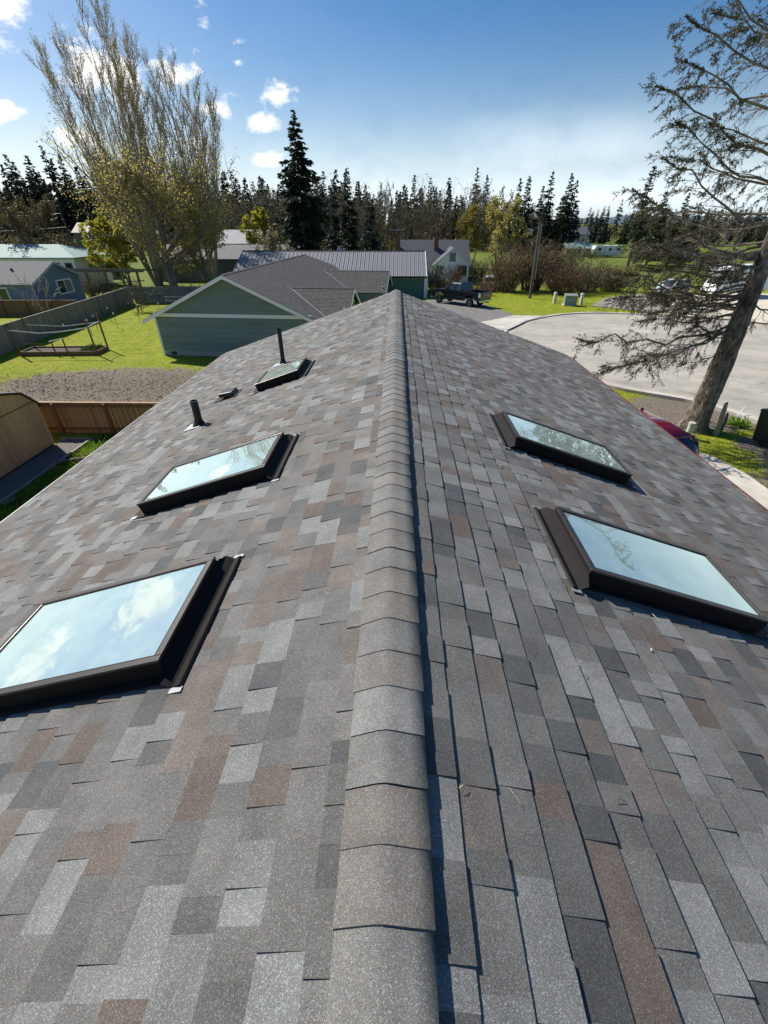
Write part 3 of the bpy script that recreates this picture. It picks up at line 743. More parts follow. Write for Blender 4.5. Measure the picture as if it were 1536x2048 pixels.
cross_gable(17.6, 3.97, 2.66, 9.2, 3.6, 0.42)

# long outbuilding with ribbed metal roof
bn = thing('metal_roof_outbuilding', 'long green outbuilding with ribbed grey metal roof and white corner post', 'outbuilding', (3.2, 52.6, -1.4))
MET = mat('grey_metal_roofing', (0.185, 0.188, 0.20), 0.6, 0.1, 0.12, 1.5, stretch=(4, .5, 1), objvar=0.05)
BL, eaveZ, ridgeZ, hd_ = -21.0, 2.35, 4.42, 4.9
nP = 46; pw = -BL/nP
sl = (ridgeZ-eaveZ)/(hd_+.45)
pan = MB(); w_ = pw
fz = lambda y: eaveZ + sl*(y+.45)
prof_ = [(0, 0), (.03, .045), (.075, .045), (.105, 0), (w_*.5-.02, 0), (w_*.5, .012), (w_*.5+.02, 0), (w_+.002, 0)]
vs = [(a, -.45, fz(-.45)+b) for a, b in prof_] + [(a, hd_, fz(hd_)+b) for a, b in prof_]
pan.add(vs, [(i, i+1, len(prof_)+i+1, len(prof_)+i) for i in range(len(prof_)-1)])
pan_me = pan.mesh('roof_panel', MET)
rf = link('roof', MB().quad((BL, hd_+.01, ridgeZ-.03), (0, hd_+.01, ridgeZ-.03), (0, 2*hd_+.45, eaveZ), (BL, 2*hd_+.45, eaveZ)).quad((BL, -.43, eaveZ-.04), (0, -.43, eaveZ-.04), (0, hd_+.01, ridgeZ-.04), (BL, hd_+.01, ridgeZ-.04)).mesh('roof', MET), bn)
for i in range(nP): link('roof_panel', pan_me, rf, (BL + i*pw, 0, 0))
MB().extr([(-.16, -.07), (0, .03), (.16, -.07), (0, .0)], lambda a, b, d: (d, hd_+a, ridgeZ+b+.04), BL, 0.05).build('ridge_cap', BRONZE, bn)
MB().box(BL, .06, -.52, -.455, eaveZ-.14, eaveZ+.03).build('eave_trim', BRONZE, bn)
BW = mat('barn_green', (0.06, 0.16, 0.13), 0.7, 0, 0.12, 1.2, stretch=(3, 3, .3))
for i in range(14):
    MB().box(-4.2+i*.3, -4.2+i*.3+.285, 0, .05, -.3, eaveZ+.02).build('wall_board', BW, bn)
mb = MB(); mb.box(BL+.3, -.1, .05, .2, -.3, eaveZ+.05); mb.extr([(.2, -.3), (2*hd_-.1, -.3), (2*hd_-.1, eaveZ+.1), (hd_, ridgeZ-.1), (.2, eaveZ+.1)], lambda a, b, d: (d, a, b), -.25, -.1); mb.build('wall', BW, bn)
MB().box(-.2, .0, -.06, .14, -.3, eaveZ+.04).build('corner_post', TRIM, bn)
MB().box(.03, .16, .15, .3, -.3, eaveZ+.1).build('downspout', TRIM, bn)
MB().box(BL+.3, -.22, -.05, -.005, eaveZ-.2, eaveZ+.02).build('frieze_board', TRIM, bn)
m_ = MB(); m_.hexa([(-.02, -.45, eaveZ-.14), (.05, -.45, eaveZ-.14), (.05, hd_, ridgeZ-.14), (-.02, hd_, ridgeZ-.14), (-.02, -.45, eaveZ+.05), (.05, -.45, eaveZ+.05), (.05, hd_, ridgeZ+.06), (-.02, hd_, ridgeZ+.06)]); m_.build('rake_trim', TRIM, bn)
# television dish on the far eave
ds = thing('satellite_dish', 'small grey dish standing up behind the ribbed metal roof', 'dish', (-6.6, 58.6, 2.0))
mb = MB(); mb.tube([(0, 0, 0), (0, -.1, .9)], .03, 6); mb.build('mast', BLACKP, ds)
mb = MB(); mb.tube([(-.05, -.14, .95), (.0, -.2, .98)], [.42, .30], 14); mb.build('dish', mat('dish_grey', (.3, .3, .3), .6), ds)

# white gabled house far behind the pickup
wh = thing('white_house', 'white two-storey house with dark roof and blue-trimmed windows behind the pickup', 'house', (0.2, 71.5, -1.5))
WHITE = mat('white_stucco', (0.86, 0.87, 0.88), 0.8, 0, 0.08, 2)
ROOF_W = mat('slate_grey_shingle', (0.10, 0.10, 0.115), 0.9, 0, 0.3, 5, 0.3, 40)
BLUET = mat('blue_trim', (0.12, 0.24, 0.34), 0.6)
mb = MB()
fn = lambda u, v, w: (u, 4.5 - v*.83 + w*.55, 5.1 - v*.55 + w*.83)
steps(mb, fn, lambda v: -.3, lambda v: 10.4, 5.6, .16, .015)
fn = lambda u, v, w: (u, 4.5 + v*.83, 5.1 - v*.55)
steps(mb, fn, lambda v: -.3, lambda v: 10.4, 5.6, .3, .0)
mb.build('roof', ROOF_W, wh)
MB().box(0, 10.1, .3, 8.7, 0, 2.3).extr([(.3, 2.3), (8.7, 2.3), (4.5, 5.0)], lambda a, b, d: (d, a, b), 0.02, 10.08).build('wall', WHITE, wh)
# front wing
wx0, wx1, wz, wp = 5.2, 10.0, 2.35, 4.25
wc = (wx0+wx1)/2
MB().extr([(wx0, 0), (wx1, 0), (wx1, wz), (wc, wp-.05), (wx0, wz)], lambda a, b, d: (a, d, b), -1.2, 3.0).build('front_wall', WHITE, wh)
for s in (-1, 1):
    h = (wx1-wx0)/2 + .3; k_ = (wp-wz)/((wx1-wx0)/2)
    p = lambda t, y, dz: (wc + s*t, y, wp - t*k_ + dz)
    MB().hexa([p(0, -1.5, .0), p(h, -1.5, .0), p(h, 3.4, .0), p(0, 3.4, .0), p(0, -1.5, .1), p(h, -1.5, .1), p(h, 3.4, .1), p(0, 3.4, .1)]).build('wing_roof', ROOF_W, wh)
    MB().hexa([p(0, -1.56, -.1), p(h, -1.56, -.1), p(h, -1.505, -.1), p(0, -1.505, -.1), p(0, -1.56, .11), p(h, -1.56, .11), p(h, -1.505, .11), p(0, -1.505, .11)]).build('barge_board', mat('grey_trim', (.5, .53, .56), .6), wh)
def window(parent, x0, x1, z0, z1, y, fm, bars=1, name='window'):
    f = MB()
    for a, b, c, d in ((x0-.09, x0, z0-.09, z1+.09), (x1, x1+.09, z0-.09, z1+.09), (x0, x1, z0-.09, z0), (x0, x1, z1, z1+.09)): f.box(a, b, y-.06, y+.01, c, d)
    for i in range(1, bars+1):
        xm = x0 + (x1-x0)*i/(bars+1); f.box(xm-.025, xm+.025, y-.045, y+.01, z0, z1)
    o = f.build(name, fm, parent)
    MB().box(x0, x1, y-.02, y-.005, z0, z1).build('pane', WIN, o)
    return o
window(wh, wc-.35, wc+.35, 2.75, 3.65, -1.2, BLUET, 0); window(wh, wx0+.25, wx0+1.05, 1.1, 2.05, -1.2, BLUET, 0); window(wh, wx1-1.5, wx1-.35, 1.0, 2.1, -1.2, BLUET, 0)
BRICK = mat('old_brick', (0.13, 0.075, 0.06), 0.9, 0, 0.3, 8)
for cx, ct in ((-.05, 5.85), (5.5, 5.5)):
    MB().box(cx-.32, cx+.32, 2.6, 3.2, 3.2, ct).box(cx-.38, cx+.38, 2.54, 3.26, ct-.12, ct).build('chimney', BRICK, wh)
an = MB().tube([(-.3, 3.4, 5.2), (-.3, 3.4, 6.4)], .03, 5)
for q in (-.9, -.5, 0, .5, .9): an.tube([(-.3+q, 2.9, 6.35), (-.3+q, 3.9, 6.35)], .02, 4)
an.tube([(-1.3, 3.4, 6.35), (.8, 3.4, 6.35)], .025, 4)
an.build("television_antenna", GALV, wh)

# blue house at the left
BLUE = mat('blue_siding', (0.145, 0.215, 0.31), 0.75, 0, 0.08, 1.5, objvar=.08)
ROOF_B = mat('grey_shingle_plain', (0.20, 0.195, 0.19), 0.9, 0, 0.3, 7, 0.3, 50)
bh = thing('blue_house', 'slate blue lap-sided house with grey roof behind the weathered fence', 'house', (-38.3, 49.9, -2.2))
bw, br, be, bl = 8.1, 4.35, 2.75, -16.0
siding(bh, 0, bw, .1, be, lambda z: (0, bw), BLUE, .19, 0.0, 'x')
lim = lambda z: (bw/2 - (br-.05-z)/((br-be)/(bw/2)), bw/2 + (br-.05-z)/((br-be)/(bw/2)))
siding(bh, 0, bw, be, br-.12, lim, BLUE, .19, 0.0, 'x')
MB().box(bl, -.05, 0, bw, 0, be).extr([(0, be), (bw, be), (bw/2, br-.06)], lambda a, b, d: (d, a, b), bl, -.06).build('wall', BLUE, bh)
k_ = (br-be)/(bw/2); L = (bw/2+.5)*math.sqrt(1+k_*k_); c_, s_ = 1/math.sqrt(1+k_*k_), k_/math.sqrt(1+k_*k_)
mb = MB()
for sd_ in (-1, 1):
    steps(mb, lambda u, v, w: (u, bw/2 + sd_*(v*c_ + w*s_), br - v*s_ + w*c_), lambda v: bl-.4, lambda v: .4, L, .16, .014)
mb.build('roof', ROOF_B, bh)
BT = mat('pale_blue_trim', (0.33, 0.39, 0.47), 0.6)
for sd_ in (-1, 1):
    p = lambda t, x, dz: (x, bw/2 + sd_*t, br - t*k_ + dz); h = bw/2 + .5
    MB().hexa([p(0, .36, -.22), p(0, .42, -.22), p(h, .42, -.22), p(h, .36, -.22), p(0, .36, -.015), p(0, .42, -.015), p(h, .42, -.015), p(h, .36, -.015)]).build('barge_board', BT, bh)
MB().box(-.1, .05, -.04, .1, 0, be-.02).build('corner_board', BT, bh)
MB().box(-.1, .05, bw-.1, bw+.04, 0, be-.02).build('corner_board', BT, bh)
MB().quad((-4.4, .0, be-.14), (-4.1, .0, be-.14), (-6.3, bw/2, br+.03), (-6.6, bw/2, br+.03)).build('valley_flashing', TRIM, bh)
MB().tube([(-3.2, 2.2, 3.3), (-3.2, 2.2, 3.85)], .12, 10).build('roof_vent', BLACKP, bh)
o = MB()
for a, b, c, d in ((3.75, 3.87, 1.1, 2.55), (6.25, 6.37, 1.1, 2.55), (3.87, 6.25, 1.1, 1.22), (3.87, 6.25, 2.43, 2.55), (5.03, 5.09, 1.22, 2.43)): o.box(.035, .1, a, b, c, d)
o = o.build('window', TRIM, bh)
MB().box(.036, .06, 3.87, 5.03, 1.22, 2.43).build('pane', WIN, o); MB().box(.036, .06, 5.09, 6.25, 1.22, 2.43).build('pane', mat('curtained_glass', (.2, .23, .22), .2), o)
dr = MB()
for a, b, c, d in ((-4.9, -4.78, .0, 2.25), (-2.9, -2.78, .0, 2.25), (-4.78, -2.9, 2.13, 2.25), (-3.87, -3.81, 0, 2.13)): dr.box(a, b, -.08, .0, c, d)
dr = dr.build('patio_door', TRIM, bh); MB().box(-4.78, -3.87, -.04, -.01, .05, 2.13).build('pane', WIN, dr); MB().box(-3.81, -2.9, -.04, -.01, .05, 2.13).build('pane', WIN, dr)

# teal roofed white house behind it
th = thing('teal_roof_house', 'white house with pale teal metal roof behind the blue house', 'house', (-44.5, 67.5, -2.2))
TEAL = mat('pale_teal_metal', (0.22, 0.33, 0.30), 0.75, 0.0, 0.1, 2)
MB().box(-17, 0, 0, 8, 0, 4.0).build('wall', WHITE, th)
mb = MB(); r_, e_ = 5.35, 3.95
for i in range(36):
    a = -17.5 + i*.5; b = a + .47
    fa = lambda x: min(1.0, max(0.0, (.6 - x)/4.6))
    mb.quad((a, -.6, e_), (b, -.6, e_), (b, -.6+4.6*fa(b), e_+(r_-e_)*fa(b)), (a, -.6+4.6*fa(a), e_+(r_-e_)*fa(a)))
mb.quad((.6, -.6, e_), (.6, 8.6, e_), (-4, 4, r_), (-4, 4, r_)); mb.quad((-17.5, 8.6, e_), (.6, 8.6, e_), (-4, 4, r_), (-17.5, 4, r_))
mb.build('roof', TEAL, th)
MB().box(-17.5, .6, -.66, -.605, e_-.18, e_+.01).box(.605, .66, -.66, 8.6, e_-.18, e_+.01).build('fascia', mat('teal_trim', (.2, .36, .34), .5), th)
for a in (-2.6, -.9): window(th, a-.4, a+.4, 1.9, 3.2, 0, mat('dark_shutter', (.05, .07, .08), .6), 0)
gs_ = thing('garden_shed', 'small tan shed with a grey roof beside the teal-roofed house', 'shed', (-49.5, 82, -2.2))
MB().extr([(-1.3, 0), (1.3, 0), (1.3, 2.3), (0, 3.0), (-1.3, 2.3)], lambda a, b, d: (a, d, b), 0, 3).build('wall', mat('tan_wall', (.33, .28, .2), .8), gs_)
for s in (-1, 1):
    p = lambda t, y, dz: (s*t, y, 3.0 - t*.54 + dz)
    MB().hexa([p(0, -.2, 0), p(1.6, -.2, 0), p(1.6, 3.2, 0), p(0, 3.2, 0), p(0, -.2, .1), p(1.6, -.2, .1), p(1.6, 3.2, .1), p(0, 3.2, .1)]).build('roof', ROOF_B, gs_)
MB().box(.35, .75, -.04, 0, 1.6, 2.1).build('window', WIN, gs_)

def simple_house(name, label, loc, w, d, h, rise, wallm, roofm, rot=0., wins=3):
    t = thing(name, label, 'house' if 'house' in name else 'building', loc, rot)
    MB().box(0, w, 0, d, 0, h).extr([(0, h), (d, h), (d/2, h+rise-.05)], lambda a, b, dd: (dd, a, b), .02, w-.02).build('wall', wallm, t)
    for s in (-1, 1):
        k = rise/(d/2); p = lambda q, x, dz: (x, d/2 + s*q, h + rise - q*k + dz); e = d/2 + .4
        MB().hexa([p(0, -.3, 0), p(0, w+.3, 0), p(e, w+.3, 0), p(e, -.3, 0), p(0, -.3, .12), p(0, w+.3, .12), p(e, w+.3, .12), p(e, -.3, .12)]).build('roof', roofm, t)
    for i in range(wins):
        x = w*(i+.5)/wins; window(t, x-.4, x+.4, h*.55, h*.55+1.1, 0, TRIM, 0)
    return t
PALEB = mat('pale_blue_siding', (0.40, 0.47, 0.55), 0.8)
simple_house('two_storey_house', 'pale blue two-storey house glimpsed behind budding trees and conifers', (35.8, 150, -1.5), 6.5, 8, 4.2, 1.9, PALEB, ROOF_W, 0, 2)
simple_house('far_blue_house', 'pale blue house beside the utility pole beyond the field', (50.0, 150, -1.5), 5.5, 8, 4.4, 1.8, PALEB, ROOF_W, 0, 2)
simple_house('field_shed', 'low tan shed with green metal roof at the field edge', (42.6, 128, -1.5), 6.2, 4, 1.9, .9, mat('orange_wood', (.42, .27, .12), .8), TEAL, 0, 1)
simple_house('low_grey_building', 'long low grey-roofed building behind the green house', (-38, 78, -2.2), 20, 9, 3.2, 1.6, mat('grey_wall', (.16, .16, .16), .8), ROOF_B, 0, 0)
simple_house('pale_roof_building', 'low building with pale sheet roof among the trees', (-38.5, 108, -2.2), 9, 7, 4.3, 2.2, mat('dark_wall', (.1, .1, .1), .8), mat('pale_sheet', (.6, .58, .55), .6), R(8), 0)
simple_house('white_outbuilding', 'white rusty-roofed outbuilding at the far left field', (-82, 128, -2.2), 4.5, 5, 6.0, 1.8, mat('dark_wall', (.1, .1, .1), .8), mat('rusty_sheet', (.5, .38, .3), .7), R(-12), 0)
simple_house('rust_roof_shack', 'small shack with a rusty orange roof beyond the right field', (68, 140, -1.5), 3.5, 4, 2.2, 1.2, mat('dark_wall', (.1, .1, .1), .8), mat('rust_orange', (.40, .2, .12), .8), R(20), 0)

# open lean-to behind the weathered fence
OLDW = mat('weathered_wood', (0.225, 0.205, 0.18), 0.85, 0, 0.3, 4, stretch=(1, 1, .15), objvar=0.28)
BRW = mat('brown_wood', (0.17, 0.095, 0.05), 0.8, 0, 0.25, 4, stretch=(1, 1, .2))
lt = thing('lean_to', 'open wooden lean-to with flat roof on posts behind the fence', 'shelter', (-36.6, 63, -2.2))
MB().hexa([(-4.8, -1.8, 2.98), (4.7, -1.8, 2.93), (4.7, 2.2, 2.55), (-4.8, 2.2, 2.6), (-4.8, -1.8, 3.15), (4.7, -1.8, 3.1), (4.7, 2.2, 2.72), (-4.8, 2.2, 2.77)]).build('roof', OLDW, lt)
MB().box(-4.6, 4.5, -1.45, -1.3, 2.68, 2.92).build('beam', OLDW, lt)
for x in (-3.0, -.55, 1.6, 3.6):
    MB().box(x-.11, x+.11, -1.5, -1.28, 0, 2.67).build('post', OLDW, lt)
MB().hexa([(-3.2, -1.6, 1.1), (4.4, -1.6, 1.75), (4.4, -1.52, 1.75), (-3.2, -1.52, 1.1), (-3.2, -1.6, 1.2), (4.4, -1.6, 1.85), (4.4, -1.52, 1.85), (-3.2, -1.52, 1.2)]).build('rail', BRW, lt)

# fences
def fence(label, a, b, h, w, mtl, post_every, facing, cap=True, name='fence', rails=True, zf=None, postm=None):
    A, B = Vector(a), Vector(b); L = (B-A).length; ang = math.atan2(B.y-A.y, B.x-A.x); z0 = zf if zf is not None else zg(A.x, A.y)
    t = thing(name, label, 'fence', (A.x, A.y, z0), ang)
    pm = MB().box(0, w-.014, -.011, .011, -.05, h-.06).mesh('picket', mtl)
    n = int(L/w)
    for i in range(n):
        o = link('picket', pm, t, (i*w, rnd.uniform(-.004, .004), rnd.uniform(-.012, .012))); 
    if cap: MB().box(0, L, -.07, .07, h-.055, h-.015).build('top_rail', mtl, t)
    if rails:
        for zz in (.18, h-.24): MB().box(0, L, facing*.012 if facing > 0 else -.058, .058 if facing > 0 else -.012, zz, zz+.1).build('rail', postm or mtl, t)
    x = 0.
    while x < L:
        y0 = .06*facing
        MB().box(x, x+.1, min(y0, y0+.1*facing), max(y0, y0+.1*facing), -.2, h-.06).build('post', postm or mtl, t); x += post_every
    return t
CEDAR = mat('cedar_board', (0.50, 0.30, 0.13), 0.75, 0, 0.25, 3, 0.2, 40, stretch=(5, 5, .4), var2=(0.36, 0.19, 0.075), objvar=0.22)
CEDARP = mat('cedar_post', (0.30, 0.145, 0.055), 0.75, 0, 0.25, 3, stretch=(3, 3, .4))
fence('weathered grey picket fence running back past the raised garden bed', (-27.9, 27), (-30.8, 55), 1.82, .15, OLDW, 2.4, 1, True, rails=False)
fence('weathered grey fence section behind the bare bush and ladder', (-30.7, 55.2), (-20.5, 56.4), 1.75, .15, OLDW, 2.4, 1, True, rails=False)
fence('orange-brown cedar fence between the tan shed and the bare dirt', (-19.5, 17.85), (-7.5, 17.95), 1.46, .115, CEDAR, 2.28, -1, True, zf=-2.2, postm=CEDARP)
fence('short brown fence panel at the far left edge before the blue house', (-42, 46.5), (-32, 46.9), 1.5, .15, BRW, 2.4, -1, True)

# tan shed at the left
SHED = mat('tan_shed_board', (0.54, 0.36, 0.165), 0.7, 0, 0.14, 3, 0.15, 40, stretch=(4, 4, .3), objvar=0.16, var2=(0.58, 0.38, 0.18))
sh = thing('wooden_shed', 'tan vertical-board shed with dark roof edge at the left', 'shed', (-14.55, 13.9, -2.2))
def shed_top(y):
    y = abs(y); return 3.02 - .28*y if y < 2.2 else 2.40 - 1.0*(y-2.2)
yy = -2.75
while yy < 2.74:
    a, b = yy+.005, yy+.115
    h0, h1 = shed_top(a)-.03, shed_top(b)-.03
    MB().hexa([(-.04, a, .08), (.0, a, .08), (.0, b, .08), (-.04, b, .08), (-.04, a, h0), (.0, a, h0), (.0, b, h1), (-.04, b, h1)]).build('wall_board', SHED, sh)
    yy += .12
P = [(-2.75, .1), (2.75, .1), (2.75, shed_top(2.75)-.04), (2.2, shed_top(2.2)-.04), (0, shed_top(0)-.04), (-2.2, shed_top(2.2)-.04), (-2.75, shed_top(2.75)-.04)]
MB().extr(P, lambda a, b, d: (d, a, b), -4.2, -.045).build('wall', mat('shed_groove', (0.10, 0.055, 0.02), .9), sh)
MB().box(0.002, .012, -2.7, 2.6, 1.94, 1.97).build('seam', mat('shed_groove', (0.10, 0.055, 0.02), .9), sh)
DKR = mat('dark_shed_roof', (0.075, 0.06, 0.045), .8, 0, .2, 6)
for s in (-1, 1):
    for (ya, yb) in ((0, 2.2), (2.2, 2.95)):
        za, zb_ = shed_top(ya), shed_top(yb)
        MB().hexa([(-4.3, s*ya, za), (.07, s*ya, za), (.07, s*yb, zb_), (-4.3, s*yb, zb_), (-4.3, s*ya, za+.07), (.07, s*ya, za+.07), (.07, s*yb, zb_+.07), (-4.3, s*yb, zb_+.07)]).build('roof', DKR, sh)
MB().box(-4.2, -.02, -2.7, 2.7, -.02, .1).build('skid', mat('dark_timber', (.05, .04, .03), .9), sh)
# gravel bed with timber edging round the shed
sheet('gravel_bed', [(-14.5, 10.6), (-13.25, 10.6), (-13.25, 17.1), (-14.5, 17.1)], 1.0, .03, mat('dark_gravel', (.16, .145, .13), .95, 0, .5, 25, .8, 60))
TIMB = mat('edging_timber', (.30, .25, .19), .85, 0, .25, 4)
for (a, b, c, d), lb in (((-13.27, -13.17, 10.5, 17.18), 'long timber edging beside the gravel bed of the tan shed'), ((-14.6, -13.28, 17.08, 17.18), 'short timber edging at the end of the gravel bed')):
    tag(MB().box(a, b, c, d, -.03, .12).build('edging_timber', TIMB, None, loc=(0, 0, -2.2)), lb, 'timber')

# ------------------------------------------------------------------ garden things
gb = thing('raised_garden_bed', 'raised timber garden bed with tall corner posts and white rails on the lawn', 'garden bed', (-24.1, 32.1, -2.2), R(4))
for a, b, c, d in ((-2.7, 2.7, -.85, -.78), (-2.7, 2.7, .78, .85), (-2.7, -2.63, -.78, .78), (2.63, 2.7, -.78, .78)):
    MB().box(a, b, c, d, -.05, .3).build('bed_board', BRW, gb)
MB().box(-2.62, 2.62, -.77, .77, -.05, .2).build('soil', mat('dark_soil', (.075, .055, .04), .95, 0, .4, 9, .8, 30), gb)
for x, y, h in ((-2.66, -.81, 2.2), (-2.66, .81, 2.25), (2.66, -.81, 2.35), (2.66, .81, 2.5)):
    MB().box(x-.045, x+.045, y-.045, y+.045, -.1, h).build('post', BRW, gb)
PIPE = mat('pale_rail', (.70, .68, .62), .6, 0, .1, 3)
MB().tube([(-2.7, -.87, 1.75), (-.8, -.88, 1.55), (.6, -.88, 1.62), (2.75, -.87, 1.88)], .04, 6).build('rail', PIPE, gb)
MB().tube([(-2.7, .87, 1.8), (0, .88, 1.66), (2.75, .87, 1.95)], .03, 6).build('rail', PIPE, gb)
MB().tube([(2.66, -.88, 1.9), (2.68, .88, 2.0)], .03, 6).build('rail', PIPE, gb)
MB().tube([(-2.66, -.9, .9), (-.6, -.88, .82)], .025, 6).build('rail', BRW, gb)
for x in (-.3, .55):
    MB().box(x-.035, x+.035, -.7, -.63, 0, 1.0+x*.2).build('stake', BRW, gb)
MB().tube([(-.45, -.66, .95), (.65, -.66, 1.15)], .03, 5).build('stake_rail', PIPE, gb)
# tagged metal stakes on the lawn
sx = [(-25.8, 38.2, 1.25), (-25.1, 41.0, 1.3), (-24.4, 43.6, 1.3), (-26.6, 40.4, 1.2), (-27.1, 43.6, 1.35), (-25.7, 46.2, 1.2), (-24.2, 47.6, 1.2), (-26.8, 36.6, 1.15)]
spos = ('front stake of the left row', 'second stake of the left row')
STK = mat('dark_steel', (.05, .05, .05), .5, .3)
for i, (x, y, h) in enumerate(sx):
    t = thing('garden_stake', 'thin white-tagged plant stake on the lawn, ' + ('second behind the raised bed', 'fourth behind the raised bed', 'beside the bare bush, nearest the ladder', 'third behind the raised bed', 'close to the weathered fence by the bare bush', 'below the bare bush', 'furthest back near the trailer', 'first behind the raised bed')[i], 'stake', (x, y, -2.2), rnd.uniform(-1, 1), 'plant stakes in the lawn')
    MB().tube([(0, 0, -.2), (rnd.uniform(-.05, .05), 0, h)], .018, 5).build('stake_rod', STK, t)
    MB().box(-.05, .05, -.03, -.02, h-.16, h+.02).build('tag', TRIM, t)
# ladder and clutter by the green house
ld = thing('ladder', 'pale metal ladder lying on its side behind the green house corner', 'ladder', (-22.6, 50.8, -2.2), R(8))
for z in (.9, 1.3): MB().box(-2.2, 2.2, -.03, .03, z, z+.07).build('stile', GALV, ld)
for i in range(11): MB().box(-2.05+i*.4, -2.0+i*.4, -.02, .02, .97, 1.3).build('rung', GALV, ld)
MB().box(-1.6, -1.5, -.25, .25, 0, .9).box(1.5, 1.6, -.25, .25, 0, .9).build('trestle', OLDW, ld)
ut = thing('utility_trailer', 'dark small trailer with pale wheels and jumbled metal beside the green house', 'trailer', (-22.3, 46.5, -2.2), R(25))
MB().box(-1.3, 1.3, -.7, .7, .45, .55).build('bed', BLACKP, ut)
for y in (-.78, .78): MB().tube([(0, y-.09, .32), (0, y+.09, .32)], .32, 14).build('wheel', RUBBER, ut); MB().tube([(0, y-.1, .32), (0, y+.1, .32)], .17, 10).build('hub', CHROME, ut)
MB().tube([(1.3, 0, .5), (2.4, 0, .45)], .04, 6).build('drawbar', STK, ut)
for i in range(9):
    a = [rnd.uniform(-1.2, 1.1), rnd.uniform(-.6, .6), rnd.uniform(.6, 1.0)]; b = [a[0]+rnd.uniform(-.9, .9), a[1]+rnd.uniform(-.4, .4), rnd.uniform(.6, 1.5)]
    MB().tube([a, b], rnd.uniform(.03, .07), 6).build('pipe_length', (GALV, TRIM, BLACKP)[i % 3], ut)
tb = tag(MB().box(-1.2, 1.2, -.08, .08, 0, .07).build('plank', mat('tan_plank', (.42, .28, .17), .8), None, loc=(-20.0, 52.5, -.55), rot=(0, R(-9), R(6))), 'tan plank leaning out from behind the green house roof edge', 'plank')
pl = thing('sawhorse', 'dark sawhorse under the tan plank behind the green house', 'sawhorse', (-20.0, 52.5, -2.2), R(6))
for s in (-1, 1):
    MB().hexa([(s*.8-.05, -.35, 0), (s*.8+.05, -.35, 0), (s*.8+.05, -.27, 0), (s*.8-.05, -.27, 0), (s*.8-.05, -.05, 1.6), (s*.8+.05, -.05, 1.6), (s*.8+.05, .03, 1.6), (s*.8-.05, .03, 1.6)]).build('leg', OLDW, pl)
    MB().hexa([(s*.8-.05, .27, 0), (s*.8+.05, .27, 0), (s*.8+.05, .35, 0), (s*.8-.05, .35, 0), (s*.8-.05, -.03, 1.58), (s*.8+.05, -.03, 1.58), (s*.8+.05, .05, 1.58), (s*.8-.05, .05, 1.58)]).build('leg', OLDW, pl)
MB().box(-1, 1, -.04, .05, 1.5, 1.6).build('top_beam', OLDW, pl)
# log slices, logs and fallen branches under the left eave
WOOD = mat('cut_wood', (.50, .40, .28), .8, 0, .25, 9); WOOD2 = mat('old_cut_wood', (.25, .19, .14), .85, 0, .3, 9)
def slice_(x, y, r, label, m_):
    ring = [(r*(1+.12*math.sin(3*a+x)+.06*math.cos(5*a))*math.cos(a), r*.8*(1+.1*math.cos(2*a))*math.sin(a)) for a in [2*math.pi*i/20 for i in range(20)]]
    t = thing('log_slice', label, 'log slice', (x, y, -2.2))
    MB().extr(ring, lambda a, b, d: (a, b, d), -.02, .07).build('bark_ring', BARK, t)
    MB().poly([(a*.93, b*.93, .075) for a, b in ring]).build('cut_face', m_, t)
slice_(-12.15, 12.95, .36, 'pale round log slice lying on the grass by the eave', WOOD)
slice_(-13.2, 12.1, .34, 'grey old log slice lying in the shaded grass', WOOD2)
for i, (x, y, a, L, r, lab) in enumerate(((-12.5, 15.0, .25, 1.5, .09, 'grey bark log lying in the shade by the eave'), (-11.6, 15.5, .5, 1.2, .10, 'pale-ended log beside the bright grass tuft'), (-11.2, 16.0, 2.4, .6, .06, 'short white-cut branch propped near the gutter'))):
    t = thing('log', lab, 'log', (x, y, -2.1), a)
    MB().tube([(-L/2, 0, 0), (0, .05, .03), (L/2, 0, .05 + (.3 if i == 2 else 0))], [r, r*.95, r*.8], 9).build('trunk', BARK, t)
    MB().tube([(L/2, 0, .05 + (.3 if i == 2 else 0)), (L/2+.015, 0, .052 + (.3 if i == 2 else 0))], r*.78, 9).build('cut_face', WOOD, t)
for i in range(5):
    p = Vector((-12.4+rnd.uniform(-.5, 1.2), 14.2+rnd.uniform(-.6, 1.6), -2.15)); mb = MB()
    d = Vector((rnd.uniform(-1, 1), rnd.uniform(-1, 1), .35)).normalized()
    pts = [p + d*k*.3 + Vector((rnd.uniform(-.05, .05), rnd.uniform(-.05, .05), rnd.uniform(-.03, .05))) for k in range(4)]
    mb.tube(pts, [.025, .02, .015, .006], 5)
    for k in (1, 2): mb.tube([pts[k], pts[k] + Vector((rnd.uniform(-.3, .3), rnd.uniform(-.3, .3), .25))], [.014, .004], 4)
    tag(mb.build('fallen_branch', TWIG), 'thin bare fallen branch in the shade, ' + ('nearest the pale log slice', 'crossing the grey log', 'beside the timber edging', 'against the gutter', 'beside the bright grass tuft')[i], 'branch', 'fallen branches by the gutter')

